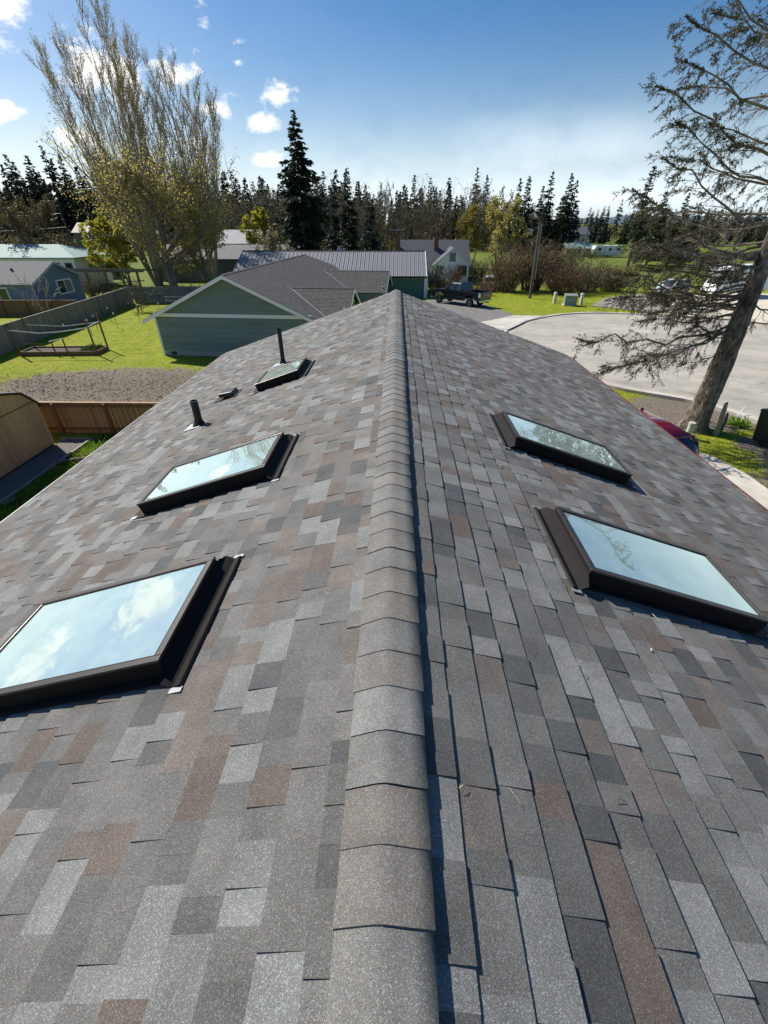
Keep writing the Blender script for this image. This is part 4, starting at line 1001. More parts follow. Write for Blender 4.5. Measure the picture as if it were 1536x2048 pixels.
# ------------------------------------------------------------------ vehicles
def wheel(t, x, y, r, w, rimm, n=22):
    k = link('wheel', None, t, (x, y, r))
    prof = [(r*.62, -w/2), (r*.94, -w/2), (r, -w*.36), (r, w*.36), (r*.94, w/2), (r*.62, w/2)]
    vs, fs = [], []
    for i in range(n):
        a = 2*math.pi*i/n; vs += [(q*math.cos(a), s_, q*math.sin(a)) for q, s_ in prof]
    m_ = len(prof)
    for i in range(n):
        for j in range(m_): fs.append((i*m_+j, i*m_+(j+1) % m_, ((i+1) % n)*m_+(j+1) % m_, ((i+1) % n)*m_+j))
    MB().add(vs, fs).build('tyre', RUBBER, k)
    sgn = 1 if y > 0 else -1
    mb = MB(); mb.tube([(0, -w*.3, 0), (0, sgn*w*.3, 0)], r*.63, n)
    for i in range(5):
        a = 2*math.pi*i/5; c, s_ = math.cos(a), math.sin(a); u = sgn*w*.3
        mb.hexa([(c*r*.1-s_*r*.1, u, s_*r*.1+c*r*.1), (c*r*.6-s_*r*.07, u, s_*r*.6+c*r*.07), (c*r*.6+s_*r*.07, u, s_*r*.6-c*r*.07), (c*r*.1+s_*r*.1, u, s_*r*.1-c*r*.1)] + [(c*r*.1-s_*r*.1, u+sgn*.03, s_*r*.1+c*r*.1), (c*r*.6-s_*r*.07, u+sgn*.03, s_*r*.6+c*r*.07), (c*r*.6+s_*r*.07, u+sgn*.03, s_*r*.6-c*r*.07), (c*r*.1+s_*r*.1, u+sgn*.03, s_*r*.1-c*r*.1)])
    mb.build('rim', rimm, k)
def paint(name, col, coat=1.0):
    if name in MATS: return MATS[name]
    m = mat(name, col, 0.3, 0, 0.04, 1.5, spec=0.5)
    p = m.node_tree.nodes['Principled BSDF']; p.inputs['Coat Weight'].default_value = coat; p.inputs['Coat Roughness'].default_value = 0.04
    return m
def ring(x, w, z0, z1, e=3.5, n=20, crown=.0):
    out = []
    for i in range(n):
        a = 2*math.pi*(i+.5)/n; c, s_ = math.cos(a), math.sin(a)
        y = w*math.copysign(abs(c)**(2/e), c); z = (z0+z1)/2 + (z1-z0)/2*math.copysign(abs(s_)**(2/e), s_)
        out.append((x, y, z))
    return out
RIMD = mat('dark_alloy', (.22, .22, .23), .35, .8); RIML = mat('silver_alloy', (.6, .6, .62), .3, .85)
TAIL = mat('red_lamp', (.35, .01, .012), .2, 0, .05, spec=.8); LAMP = mat('clear_lamp', (.75, .77, .8), .12, .1)
# pickup: +x forward, +y its left
BLKP = paint('black_paint', (.006, .007, .012))
pk = thing('pickup_truck', 'black extended-cab pickup truck parked on the asphalt driveway', 'truck', (6.3, 47.1, zg(6.3, 47.1)+.06), math.atan2(2.6, -2.7))
w = .98
def zarch(pts): return pts
lower = [(-2.85, .62), (-2.3, .62), (-2.27, .85), (-2.05, 1.02), (-1.75, 1.05), (-1.45, 1.02), (-1.22, .85), (-1.2, .5), (1.38, .5), (1.4, .85), (1.62, 1.02), (1.93, 1.05), (2.22, 1.0), (2.42, .8), (2.45, .52), (2.88, .55), (2.92, .95), (2.85, 1.16), (2.4, 1.27), (1.28, 1.32), (-.62, 1.34), (-.64, 1.30), (-2.85, 1.34)]
for s in (-1, 1):
    MB().extr(lower, lambda a, b, d: (a, d, b), s*w, s*(w-.09)).build('body_side', BLKP, pk, bevel=.025)
MB().hexa([(1.2, -.9, .95), (2.86, -.88, .95), (2.86, .88, .95), (1.2, .9, .95), (1.2, -.9, 1.335), (2.82, -.86, 1.19), (2.82, .86, 1.19), (1.2, .9, 1.335)]).build('hood', BLKP, pk, bevel=.04)
MB().box(-.62, 1.22, -.89, .89, .48, 1.33).build('cab_body', BLKP, pk)
gl_b, gl_t = [(1.32, .90, 1.335), (-.68, .92, 1.335)], [(.52, .74, 1.92), (-.52, .74, 1.92)]
def cabin(t, fb, rb, ft, rt, wb, wt, z0, z1, pm, roofth=.07, name='cab_roof'):
    """greenhouse: dark glass loft with painted roof and pillars"""
    c = lambda x, y, z: (x, y, z)
    B = [c(rb, -wb, z0), c(fb, -wb, z0), c(fb, wb, z0), c(rb, wb, z0)]; T = [c(rt, -wt, z1), c(ft, -wt, z1), c(ft, wt, z1), c(rt, wt, z1)]
    MB().hexa(B + T).build('window_glass', WIN, t, bevel=.02)
    o = MB().hexa([(rt-.06, -wt-.02, z1-.02), (ft+.06, -wt-.02, z1-.02), (ft+.06, wt+.02, z1-.02), (rt-.06, wt+.02, z1-.02), (rt+.02, -wt+.06, z1+roofth), (ft-.08, -wt+.06, z1+roofth), (ft-.08, wt-.06, z1+roofth), (rt+.02, wt-.06, z1+roofth)]).build(name, pm, t, bevel=.03)
    for s in (-1, 1):
        for (xb, xt) in ((fb, ft), (rb, rt), ((fb+rb)/2-.05, (ft+rt)/2-.05)):
            MB().tube([(xb, s*(wb+.004), z0), (xt, s*(wt+.004), z1)], .045, 6).build('pillar', pm, t)
cabin(pk, 1.28, -.66, .55, -.5, .93, .76, 1.33, 1.86, BLKP)
mb = MB(); mb.box(-2.8, -.66, -.89, .89, .72, .8); mb.box(-.76, -.64, -.89, .89, .8, 1.33); mb.build('bed_floor', BLACKP, pk)
MB().box(-2.9, -2.8, -.89, .89, .68, 1.31).build('tailgate', BLKP, pk, bevel=.02)
MB().box(-3.05, -2.86, -.95, .95, .5, .68).build('rear_bumper', CHROME, pk, bevel=.03)
MB().box(2.84, 3.02, -.96, .96, .5, .74).build('front_bumper', CHROME, pk, bevel=.03)
MB().box(-3.3, -3.0, -.06, .06, .44, .52).build('tow_hitch', STK, pk)
for s in (-1, 1):
    MB().box(-2.91, -2.76, s*.93-.07, s*.93+.075, .9, 1.28).build('tail_lamp', LAMP if s > 0 else TAIL, pk, bevel=.015)
    MB().box(2.7, 2.9, s*.82-.13, s*.82+.13, .86, 1.1).build('headlight', LAMP, pk)
    MB().box(.75, .92, min(s*.98, s*1.2), max(s*.98, s*1.2), 1.36, 1.58).build('mirror', BLACKP, pk, bevel=.03)
    MB().box(-1.1, 1.3, min(s*.975, s*.992), max(s*.975, s*.992), .78, .81).build('trim_strip', CHROME, pk)
    MB().box(.05, .25, min(s*.98, s*1.0), max(s*.98, s*1.0), 1.12, 1.16).build('door_handle', CHROME, pk)
    wheel(pk, -1.75, s*.86, .39, .26, RIMD); wheel(pk, 1.93, s*.86, .39, .26, RIMD)
MB().box(-1.2, -.8, -.86, .86, 1.25, 1.42).build('tool_box', STK, pk)

def car(name, label, loc, rot, pm, L=4.4, W=.9, H=1.42, hatch=False, suv=False, rimm=RIML, wr=.32):
    t = thing(name, label, 'car', loc, rot)
    h = L/2; bz = .30 if not suv else .36; belt = H*.62
    st = [(-h, W*.72, .42, belt*.82), (-h+.08, W*.86, .32, belt*.93), (-h+.35, W*.96, bz-.05, belt*.99), (-h+.9, W, bz-.08, belt), (0, W, bz-.1, belt), (h*.42, W*.99, bz-.1, belt*.985), (h*.72, W*.96, bz-.08, belt*.9), (h-.25, W*.88, bz-.03, belt*.80), (h-.06, W*.74, .36, belt*.70), (h, W*.6, .42, belt*.62)]
    MB().loft([ring(x, w_, a, b, 4.2, 24) for x, w_, a, b in st]).build('body', pm, t, True)
    rb, rt = (-h+.12, -h+.55) if (hatch or suv) else (-h+.55, -h*.48)
    ft, fb = h*.12, h*.50
    g = [(rb, W*.78, belt-.12, belt-.02), (rb*.5+rt*.5, W*.82, belt-.15, (belt+H)/2+.06), (rt, W*.80, belt-.15, H-.045), ((rt+ft)/2, W*.80, belt-.15, H), (ft, W*.79, belt-.15, H-.04), ((ft+fb)/2, W*.81, belt-.15, (belt+H)/2+.02), (fb, W*.76, belt-.12, belt-.03)]
    MB().loft([ring(x, w_, a, b, 3.0, 24) for x, w_, a, b in g]).build('window_glass', WIN, t, True)
    MB().loft([ring(x, w_, a, b, 3.0, 24) for x, w_, a, b in ((rt-.05, W*.70, H-.12, H-.03), ((rt+ft)/2, W*.72, H-.1, H+.012), (ft+.05, W*.70, H-.12, H-.025))]).build('roof_panel', pm, t, True)
    for s in (-1, 1):
        for xb, xt in ((rb+.12, rt), ((rb+fb)/2-.1, (rt+ft)/2), (fb-.12, ft)):
            MB().tube([(xb, s*W*.815, belt-.05), ((xb+xt)/2, s*W*.80, (belt+H)/2), (xt, s*W*.70, H-.05)], .045, 6).build('pillar', pm, t)
        MB().loft([ring(x, w_, a, b, 3, 10) for x, w_, a, b in ((-h+.02, .05, belt*.68, belt*.86), (-h+.2, .13, belt*.66, belt*.9), (-h+.38, .06, belt*.7, belt*.86))]).build('tail_lamp', TAIL, t, True, loc=(0, s*W*.78, 0))
        MB().loft([ring(x, w_, a, b, 3, 10) for x, w_, a, b in ((h-.42, .06, belt*.6, belt*.74), (h-.2, .14, belt*.5, belt*.72), (h-.06, .06, belt*.5, belt*.62))]).build('headlight', LAMP, t, True, loc=(0, s*W*.66, 0))
        MB().box(fb-.35, fb-.2, min(s*W*.95, s*W*1.16), max(s*W*.95, s*W*1.16), belt+.02, belt+.17).build('mirror', pm, t, bevel=.03)
        for x in (-h*.62, h*.62): wheel(t, x, s*(W-.12), wr, .2, rimm)
    MB().box(-h-.02, -h+.06, -.28, .28, belt*.62, belt*.76).build('number_plate', TRIM, t)
    return t
RED = paint('dark_red_paint', (.15, .004, .012))
car('red_car', 'dark red car parked under the right eave, its rear corner showing', (6.86, 12.2, zg(9, 12)-.02), R(103), RED, 4.4, .88, 1.38, hatch=True)
WHP = paint('white_paint', (.75, .77, .8))
car('white_car', 'white car half hidden in the brown shrubs beyond the lawn', (12.3, 64.5, -1.45), R(80), WHP, 4.2, .85, 1.45, suv=True)
car('white_hatchback', 'white car parked on the pale pad behind the spruce branches', (30.3, 54.0, -1.0), R(205), WHP, 4.6, .92, 1.62, suv=True)
# cream box truck / motorhome at the right edge
mh = thing('motorhome', 'white motorhome parked on the pale concrete behind the spruce trunk', 'motorhome', (37.2, 54.5, -1.0), R(195))
MB().box(-3.6, 2.1, -1.15, 1.15, .45, 2.95).build('body', WHP, mh, bevel=.12)
MB().hexa([(2.05, -1.05, .45), (3.5, -1.0, .45), (3.5, 1.0, .45), (2.05, 1.05, .45), (2.05, -1.05, 1.85), (2.5, -.95, 1.85), (2.5, .95, 1.85), (2.05, 1.05, 1.85)]).build('cab', WHP, mh, bevel=.06)
MB().box(2.05, 3.0, -1.1, 1.1, 1.9, 2.85).build('overcab', WHP, mh, bevel=.15)
MB().hexa([(2.55, -.85, 1.2), (2.98, -.85, 1.2), (2.98, .85, 1.2), (2.55, .85, 1.2), (2.35, -.8, 1.82), (2.66, -.8, 1.82), (2.66, .8, 1.82), (2.35, .8, 1.82)]).build('windscreen', WIN, mh)
for x in (-2.6, -.8, 1.0):
    for s in (-1, 1): MB().box(x, x+.9, min(s*1.14, s*1.17), max(s*1.14, s*1.17), 1.5, 2.1).build('window', WIN, mh)
for x in (-2.2, 2.6):
    for s in (-1, 1): wheel(mh, x, s*.95, .36, .24, RIML)
# travel trailer across the field
rv = thing('travel_trailer', 'white travel trailer parked beyond the green field', 'trailer', (52.2, 127.5, -1.5))
MB().extr([(-3.6, .5), (3.7, .5), (3.7, 1.0), (3.4, 2.5), (-3.0, 2.5), (-3.6, 1.7)], lambda a, b, d: (a, d, b), -1.15, 1.15).build('body', WHP, rv, bevel=.12)
for x in (-2.4, .2, 2.2): MB().box(x, x+.8, -1.18, -1.14, 1.4, 2.0).build('window', WIN, rv)
MB().box(-1.0, -.4, -1.17, -1.14, .6, 2.2).build('door', mat('trailer_door', (.55, .57, .6), .5), rv)
for x in (-.1, .7): wheel(rv, x, -1.0, .34, .22, RIML)
MB().box(-3.5, 3.6, -1.175, -1.145, .9, 1.05).build('stripe', mat('grey_stripe', (.25, .27, .3), .5), rv)

# ------------------------------------------------------------------ street furniture
UB = mat('utility_green', (.2, .25, .2), .6, 0, .12, 4)
t = thing('utility_cabinet', 'green electrical box standing on the lawn by the cul-de-sac', 'utility box', (17.0, 47.0, zg(17, 47)), R(-8))
MB().box(-.62, .62, -.5, .5, -.05, .12).build('pad', CONC, t)
MB().hexa([(-.56, -.44, .12), (.56, -.44, .12), (.56, .44, .12), (-.56, .44, .12), (-.56, -.40, .86), (.56, -.40, .86), (.56, .44, .95), (-.56, .44, .95)]).build('cabinet', UB, t, bevel=.02)
MB().hexa([(-.60, -.50, .86), (.60, -.50, .86), (.60, .48, .97), (-.60, .48, .97), (-.60, -.50, .91), (.60, -.50, .91), (.60, .48, 1.02), (-.60, .48, 1.02)]).build('lid', UB, t, bevel=.01)
MB().box(-.12, .12, -.455, -.44, .4, .6).build('warning_label', mat('label_blue', (.2, .35, .5), .5), t)
PED = mat('pedestal_beige', (.52, .50, .43), .7, 0, .12, 3)
for x, y, lb in ((16.0, 48.6, 'short beige utility pedestal left of the green box'), (18.35, 47.7, 'short beige utility pedestal right of the green box')):
    t = thing('utility_pedestal', lb, 'pedestal', (x, y, zg(x, y)), R(10), 'utility pedestals by the green box')
    MB().box(-.13, .13, -.13, .13, -.05, .85).build('post', PED, t, bevel=.02); MB().hexa([(-.16, -.16, .84), (.16, -.16, .84), (.16, .16, .84), (-.16, .16, .84), (-.1, -.1, 1.02), (.1, -.1, 1.02), (.1, .1, 1.02), (-.1, .1, 1.02)]).build('cap', PED, t)
POLE = mat('utility_pole_wood', (.12, .10, .085), .9, 0, .25, 3, stretch=(2, 2, .3))
def upole(x, y, z0, z1, label, arm=False, r=.14, lean=0., guard=False):
    t = thing('utility_pole', label, 'utility pole', (x, y, z0))
    MB().tube([(0, 0, -.3), (lean*.5, 0, (z1-z0)*.5), (lean, 0, z1-z0)], [r, r*.85, r*.7], 10).build('pole', POLE, t)
    if arm:
        MB().box(lean-1.1, lean+1.1, -.06, .06, z1-z0-.7, z1-z0-.58).build('cross_arm', POLE, t)
        for q in (-1, -.45, .45, 1): MB().tube([(lean+q, 0, z1-z0-.58), (lean+q, 0, z1-z0-.4)], .05, 6).build('insulator', TRIM, t)
    if guard: MB().tube([(.16, -.1, 1.9), (lean+.17, -.08, z1-z0-.1)], .045, 6).build('conduit', GALV, t)
    return t
upole(14.6, 52.6, -1.2, 5.75, 'bare utility pole with metal conduit standing by the brown shrubs', r=.15, lean=-.25, guard=True)
upole(43.4, 118, -1.5, 7.2, 'distant utility pole with cross arm beside the pale blue house', arm=True, lean=-.2)
upole(-64.4, 100, -2.2, 7.6, 'leaning utility pole at the far left before the dark forest', arm=False, lean=-.9)
upole(99.2, 150, -1.5, 9.0, 'far utility pole seen through the spruce branches', arm=True)
def wire(a, b, sag, lab):
    A, B = Vector(a), Vector(b)
    mb = MB(); mb.tube([A.lerp(B, k/12) + Vector((0, 0, -sag*4*(k/12)*(1-k/12))) for k in range(13)], .03, 4)
    tag(mb.build('power_line', GALV), lab, 'cable')
wire((-65.2, 100, 7.2), (-110, 96, 7.6), .8, 'upper power line strung left from the leaning pole')
wire((-65.0, 100, 5.0), (-110, 96, 5.2), .9, 'bright lower cable strung left from the leaning pole')
wire((43.4, 118, 6.5), (98.8, 150, 8.2), 1.0, 'power line between the two distant poles on the right')
# wheeled bin at the right edge
BIN = mat('bin_plastic', (.022, .032, .028), .45, 0, .1, 3)
t = thing('wheeled_bin', 'dark green wheeled rubbish bin at the right edge by the kerb', 'bin', (11.95, 13.15, zg(12, 13)), R(190))
MB().hexa([(-.25, -.22, .06), (.25, -.22, .06), (.25, .22, .06), (-.25, .22, .06), (-.31, -.34, .98), (.31, -.34, .98), (.31, .3, .98), (-.31, .3, .98)]).build('body', BIN, t, bevel=.02)
MB().hexa([(-.33, -.38, .985), (.33, -.38, .985), (.33, .33, .985), (-.33, .33, .985), (-.3, -.34, 1.06), (.3, -.34, 1.06), (.3, .3, 1.10), (-.3, .3, 1.10)]).build('lid', BIN, t, bevel=.02)
MB().tube([(-.26, .38, 1.0), (.26, .38, 1.0)], .022, 8).build('handle', BLACKP, t)
for s in (-1, 1): MB().tube([(s*.27, .26, .13), (s*.33, .26, .13)], .13, 14).build('wheel', RUBBER, t)
# white capped pipe post and broken stakes by the spruce
t = thing('pipe_post', 'short pale green capped pipe post in front of the spruce trunk', 'post', (9.72, 13.55, zg(9.7, 13.5)))
WP = mat('pale_pipe', (.55, .56, .46), .6, 0, .08, 3)
MB().tube([(0, 0, -.1), (.0, 0, .46)], .085, 16).build('pipe', WP, t); MB().tube([(0, 0, .44), (.0, 0, .52)], .1, 16).build('cap', WP, t)
GW = mat('grey_split_wood', (.30, .26, .20), .9, 0, .35, 6, .5, 30, stretch=(3, 3, .4))
ring_ = [(.09*math.cos(a)*(1+.3*math.sin(2*a)), .07*math.sin(a)) for a in [2*math.pi*i/9 for i in range(9)]]
t = thing('split_stake', 'broken grey wooden stake leaning beside the spruce trunk', 'stake', (10.78, 13.75, zg(10.8, 13.7)))
MB().loft([[(a*s_+dx, b*s_, z+a*k_) for a, b in ring_] for z, s_, dx, k_ in ((-.1, 1.1, .02, 0), (.4, 1.0, -.03, .1), (.9, .85, -.09, .3), (1.1, .62, -.12, .5))]).build('stake', GW, t)
t = thing('thin_stump', 'thin broken sapling stub right of the leaning stake', 'stub', (11.0, 13.9, zg(11, 14)))
MB().tube([(0, 0, -.1), (.02, 0, .4), (-.01, .02, .72)], [.06, .05, .035], 7).build('stem', BARK, t)
tag(MB().tube([(0, 0, 0), (.5, .45, .35)], [.03, .015], 6).build('bleached_stick', PIPE, None, loc=(12.2, 15.0, zg(12, 15)+.03)), 'bleached stick poking up by the kerb', 'stick')

# ------------------------------------------------------------------ vegetation
def unit(v): return v/np.maximum(np.linalg.norm(v, axis=-1, keepdims=True), 1e-9)
def segs(P0, P1, r0, r1, n=3):
    P0, P1 = np.asarray(P0, float), np.asarray(P1, float); r0, r1 = np.asarray(r0, float), np.asarray(r1, float)
    t = unit(P1-P0); ref = np.where(np.abs(t[:, 2:3]) > .9, np.array([[1., 0, 0]]), np.array([[0, 0, 1.]]))
    a = unit(np.cross(t, ref)); b = np.cross(t, a); m = len(P0)
    V = np.zeros((m, 2*n, 3))
    for k in range(n):
        d = a*math.cos(2*math.pi*k/n) + b*math.sin(2*math.pi*k/n)
        V[:, k] = P0 + d*r0[:, None]; V[:, n+k] = P1 + d*r1[:, None]
    q = np.array([(k, (k+1) % n, n+(k+1) % n, n+k) for k in range(n)])
    F = (np.arange(m)[:, None, None]*2*n + q[None]).reshape(-1, 4)
    return V.reshape(-1, 3), F
def leaves(P, size, g, aspect=.55, droop=0., dirs=None):
    P = np.asarray(P, float); m = len(P)
    a = unit(g.normal(size=(m, 3)) + (np.array([0, 0, -droop]) if droop else 0)) if dirs is None else unit(dirs)
    b = unit(np.cross(a, g.normal(size=(m, 3))))
    s = np.broadcast_to(np.asarray(size, float), (m,))*g.uniform(.6, 1.3, m)
    a = a*s[:, None]; b = b*(s*aspect)[:, None]*.5
    V = np.stack([P, P + a*.5 + b, P + a, P + a*.5 - b], 1).reshape(-1, 3)
    F = np.arange(4*m).reshape(m, 4)
    return V, F
def cat(parts):
    V, F, o = [], [], 0
    for v, f in parts:
        V.append(v); F.append(f + o); o += len(v)
    return np.concatenate(V), np.concatenate(F)
class Tree:
    def __init__(s, seed): s.g = np.random.default_rng(seed); s.a, s.b, s.r0, s.r1 = [], [], [], []; s.tips = []
    def path(s, p, d, L, r, n, bend=(0, 0, 0), wob=.1, rend=.35):
        """a curved limb; returns its points"""
        pts = [np.array(p, float)]; d = unit(np.array(d, float)); bend = np.array(bend, float)
        for i in range(n):
            d = unit(d + bend/n + s.g.normal(size=3)*wob/n**.5)
            q = pts[-1] + d*L/n
            f0, f1 = 1-(1-rend)*i/n, 1-(1-rend)*(i+1)/n
            s.a.append(pts[-1]); s.b.append(q); s.r0.append(r*f0); s.r1.append(r*f1); pts.append(q)
        return pts
    def wood(s, n=4): return segs(s.a, s.b, s.r0, s.r1, n)
def at(pts, t):
    k = min(len(pts)-2, int(t*(len(pts)-1))); f = t*(len(pts)-1)-k
    return pts[k]*(1-f)+pts[k+1]*f, unit(pts[k+1]-pts[k])
def perp(g, d, ang):
    v = unit(np.cross(d, g.normal(size=3))); return unit(d*math.cos(ang) + v*math.sin(ang))

# --- conifers
NEEDLE = leaf_mat('dark_needles', (.030, .043, .028), .2, .5, (.044, .054, .030), .25)
NEEDLE2 = leaf_mat('olive_needles', (.075, .085, .032), .25, .45, (.05, .064, .028), .25)
NEEDLE3 = leaf_mat('blue_needles', (.034, .048, .040), .2, .45, (.048, .06, .044), .25)
DARKBARK = mat('dark_bark', (.06, .048, .038), .95, 0, .3, 4)
def conifer(seed, H, Rr, whorls, per, tri, base=.08, power=.9, droop=.35, jag=.35, sz=.22, asp=.5):
    g = np.random.default_rng(seed); P, D, S_, tr = [], [], [], []
    A, B, ra, rb = [], [], [], []
    for i in range(whorls):
        h = base + (1-base)*(i/whorls)**1.0 + g.uniform(-.4, .4)/whorls
        Lw = Rr*max(.03, (1-h))**power*g.uniform(1-jag, 1+jag*.35) + .12
        for k in range(per):
            az = g.uniform(0, 2*math.pi); hh = min(.985, max(base, h + g.uniform(-1, 1)*.03)); L = Lw*g.uniform(1-jag, 1.08)
            up = .15 + .45*h
            d = np.array([math.cos(az), math.sin(az), up-.15])
            o = np.array([0, 0, hh*H])
            pts = [o + d*L*t + np.array([0, 0, -droop*L*(t**1.6) + .12*L*max(0, t-.7)]) for t in np.linspace(0, 1, 5)]
            A += pts[:-1]; B += pts[1:]; r_ = .02 + .012*L; ra += [r_, r_*.8, r_*.6, r_*.4]; rb += [r_*.8, r_*.6, r_*.4, r_*.15]
            side = np.array([-d[1], d[0], 0])
            for j in range(tri):
                t = g.uniform(.12, 1.0)**.8; q, dd = at(pts, t)
                sgn = g.choice((-1, 1))
                P.append(q + g.normal(size=3)*.04*L); D.append(dd*g.uniform(.3, 1.1) + side*sgn*g.uniform(.1, 1.0) + np.array([0, 0, g.uniform(-.55, .12)])); S_.append(L*g.uniform(.26, .5)*(1.2-.55*t) + sz)
    for k in range(10):
        P.append(np.array([0, 0, H*(.9+.008*k)])); D.append(g.normal(size=3)*.4 + np.array([0, 0, .9])); S_.append(.03*H)
    cv, cf = leaves(P, S_, g, asp, dirs=np.array(D))
    tv, tf = segs([(0, 0, -1.0), (0, 0, H*.5)], [(0, 0, H*.5), (0, 0, H)], [H*.013+.05, H*.008+.03], [H*.008+.03, .02], 7)
    bv, bf = segs(A, B, ra, rb, 3)
    return (cv, cf), cat([(tv, tf), (bv, bf)])
CON = []
for i, (H, Rr, wh_, per, tri, pw_, dr_, jg, m_) in enumerate([(24, 4.2, 34, 7, 14, .85, .3, .4, NEEDLE), (27, 4.6, 36, 7, 14, .8, .35, .45, NEEDLE3), (22, 4.5, 30, 7, 14, .8, .25, .4, NEEDLE2), (26, 3.4, 34, 5, 12, .6, .3, .55, NEEDLE), (20, 4.5, 28, 7, 14, 1.0, .3, .35, NEEDLE3)]):
    c, tk = conifer(40+i, H, Rr, wh_, per, tri, .10 if i != 3 else .3, pw_, dr_, jg)
    CON.append((H, mesh_np('conifer_crown', *c, m_), mesh_np('conifer_trunk', *tk, DARKBARK), c, m_))
def conifer_thing(k, x, y, z, ztop, label, group=None, wide=1.0):
    H, cm, tm, _, _ = CON[k]; s = (ztop-z)/H
    t = thing('conifer_tree', label, 'tree', (x, y, z), rnd.uniform(0, 6.28), group); t.scale = (s*wide, s*wide, s)
    link('crown', cm, t); link('trunk', tm, t)
DIST = [(1, 31.4, 140, -1.5, 15.2, 'dark pointed conifer at the left end of the right-hand row'), (0, 34.3, 143, -1.5, 16.0, 'second dark conifer from the left in the right-hand row'), (3, 37.0, 138, -1.5, 13.6, 'lower conifer in the middle of the right-hand row'),
        (1, 39.6, 141, -1.5, 16.6, 'tallest middle conifer of the right-hand row'), (0, 44.2, 140, -1.5, 16.4, 'dark conifer near the right end of the right-hand row'), (4, 46.8, 143, -1.5, 15.0, 'dark conifer at the right end of the right-hand row'), (2, 41.8, 136, -1.5, 11.5, 'olive green conifer in front of the right-hand row'),
        (2, 36.0, 130, -1.5, 9.0, 'low olive conifer before the right-hand row'),
        (0, -9.4, 100, -1.9, 14.2, 'dark dense conifer right of the tall central spruce'), (1, -13.2, 108, -2, 13.0, 'dark conifer close behind the tall central spruce'), (4, -6.0, 112, -2, 11.0, 'broad dark conifer right of the pair by the central spruce'),
        (3, 6.2, 205, -2, 20.8, 'thin-topped conifer on the skyline left of the budding trees'), (3, 12.0, 200, -2, 19.6, 'open-crowned conifer on the skyline above the white house'), (1, 27.4, 190, -2, 21.5, 'tall dark conifer on the skyline above the yellow-green tree'), (0, 31.9, 196, -2, 20.2, 'broad conifer on the skyline right of the tall dark one'),
        (2, 18.8, 170, -1.5, 13.0, 'broad olive-green conifer left of the yellow-green tree'), (4, 4.0, 150, -2, 5.6, 'small dark conifer behind the white house chimneys'),
        (3, 46.0, 100, -1.5, 14.3, 'sparse pointed conifer behind the near spruce branches'), (2, 50.5, 102, -1.5, 10.8, 'olive conifer right of the sparse pointed one'), (0, 54.2, 101, -1.5, 10.5, 'dark conifer right of the olive one behind the branches'), (4, 58.5, 104, -1.5, 9.0, 'low dark conifer furthest right behind the branches'),
        (4, 23.8, 75, -1.5, 4.4, 'small dense dark green conifer beside the brown shrubs'),
        (1, -116.5, 180, -2, 26.8, 'tall pointed conifer on the far left skyline'), (0, -109, 176, -2, 24.5, 'dark conifer next to the tall one on the far left skyline'),
        (0, -29.5, 150, -2, 17.5, 'dark conifer between the bare poplar and the central spruce'), (3, -22, 160, -2, 18.4, 'dark conifer just left of the central spruce')]
for d in DIST:
    conifer_thing(*d[:6], wide=1.15 if d[2] < 150 else 1.0)
# the forest behind, one mass
g = np.random.default_rng(11)
def forest(name, label, n, sampler, kinds, smin, smax):
    parts = {}
    for i in range(n):
        x, y, zt = sampler(g); k = int(g.choice(kinds)); H, _, _, (cv, cf), m_ = CON[k]
        s = (zt+2)/H*g.uniform(.8, 1.05); a = g.uniform(0, 6.28); c, si = math.cos(a), math.sin(a)
        keep = g.random(len(cf)) < smin
        cf2 = cf[keep]; vidx = cf2.ravel(); v = cv[vidx].reshape(-1, 4, 3); cc = v.mean(1, keepdims=True); v = (cc + (v-cc)*smax).reshape(-1, 3)*np.array([s*1.15, s*1.15, s])
        v = np.stack([v[:, 0]*c - v[:, 1]*si + x, v[:, 0]*si + v[:, 1]*c + y, v[:, 2] - 2], 1)
        parts.setdefault(m_, []).append((v, np.arange(len(v)).reshape(-1, 4)))
    for m_, p in parts.items():
        tag(link(name, mesh_np(name, *cat(p), m_)), label, 'trees', kind='stuff')
def sm(g):
    x = g.uniform(-215, 30); y = 205 + g.uniform(-22, 45) - .10*abs(min(0, x+60)); base = np.interp(x, [-215, -130, -95, -60, -30, 0, 30], [25, 24.5, 24, 22, 20.5, 19.5, 18])
    return x, y, base*g.uniform(.62, 1.06)
forest('conifer_forest', 'dark conifer forest along the far skyline', 330, sm, (0, 1, 2, 3, 4), .42, 1.75)
def sm2(g):
    x = g.uniform(60, 420); y = 320 + g.uniform(-25, 60); return x, y, g.uniform(10, 17)
forest('distant_tree_line', 'low distant conifer line beyond the field on the right', 190, sm2, (0, 1, 4), .12, 2.2)
def sm3(g):
    x = g.uniform(64, 250); y = 215 + g.uniform(-20, 40); return x, y, g.uniform(5, 11)
forest('right_hand_wood', 'dark mixed wood behind the field and the near spruce', 90, sm3, (0, 2, 4), .22, 2.0)
# tall central spruce, built finer
c, tk = conifer(91, 23.4, 6.9, 46, 9, 26, .04, .9, .42, .45, .16, .42)
t = thing('tall_spruce', 'tall dark drooping spruce standing above the metal roof at centre', 'tree', (-17.4, 95, -2.1))
link('crown', mesh_np('crown', *c, NEEDLE), t); link('trunk', mesh_np('trunk', *tk, DARKBARK), t)

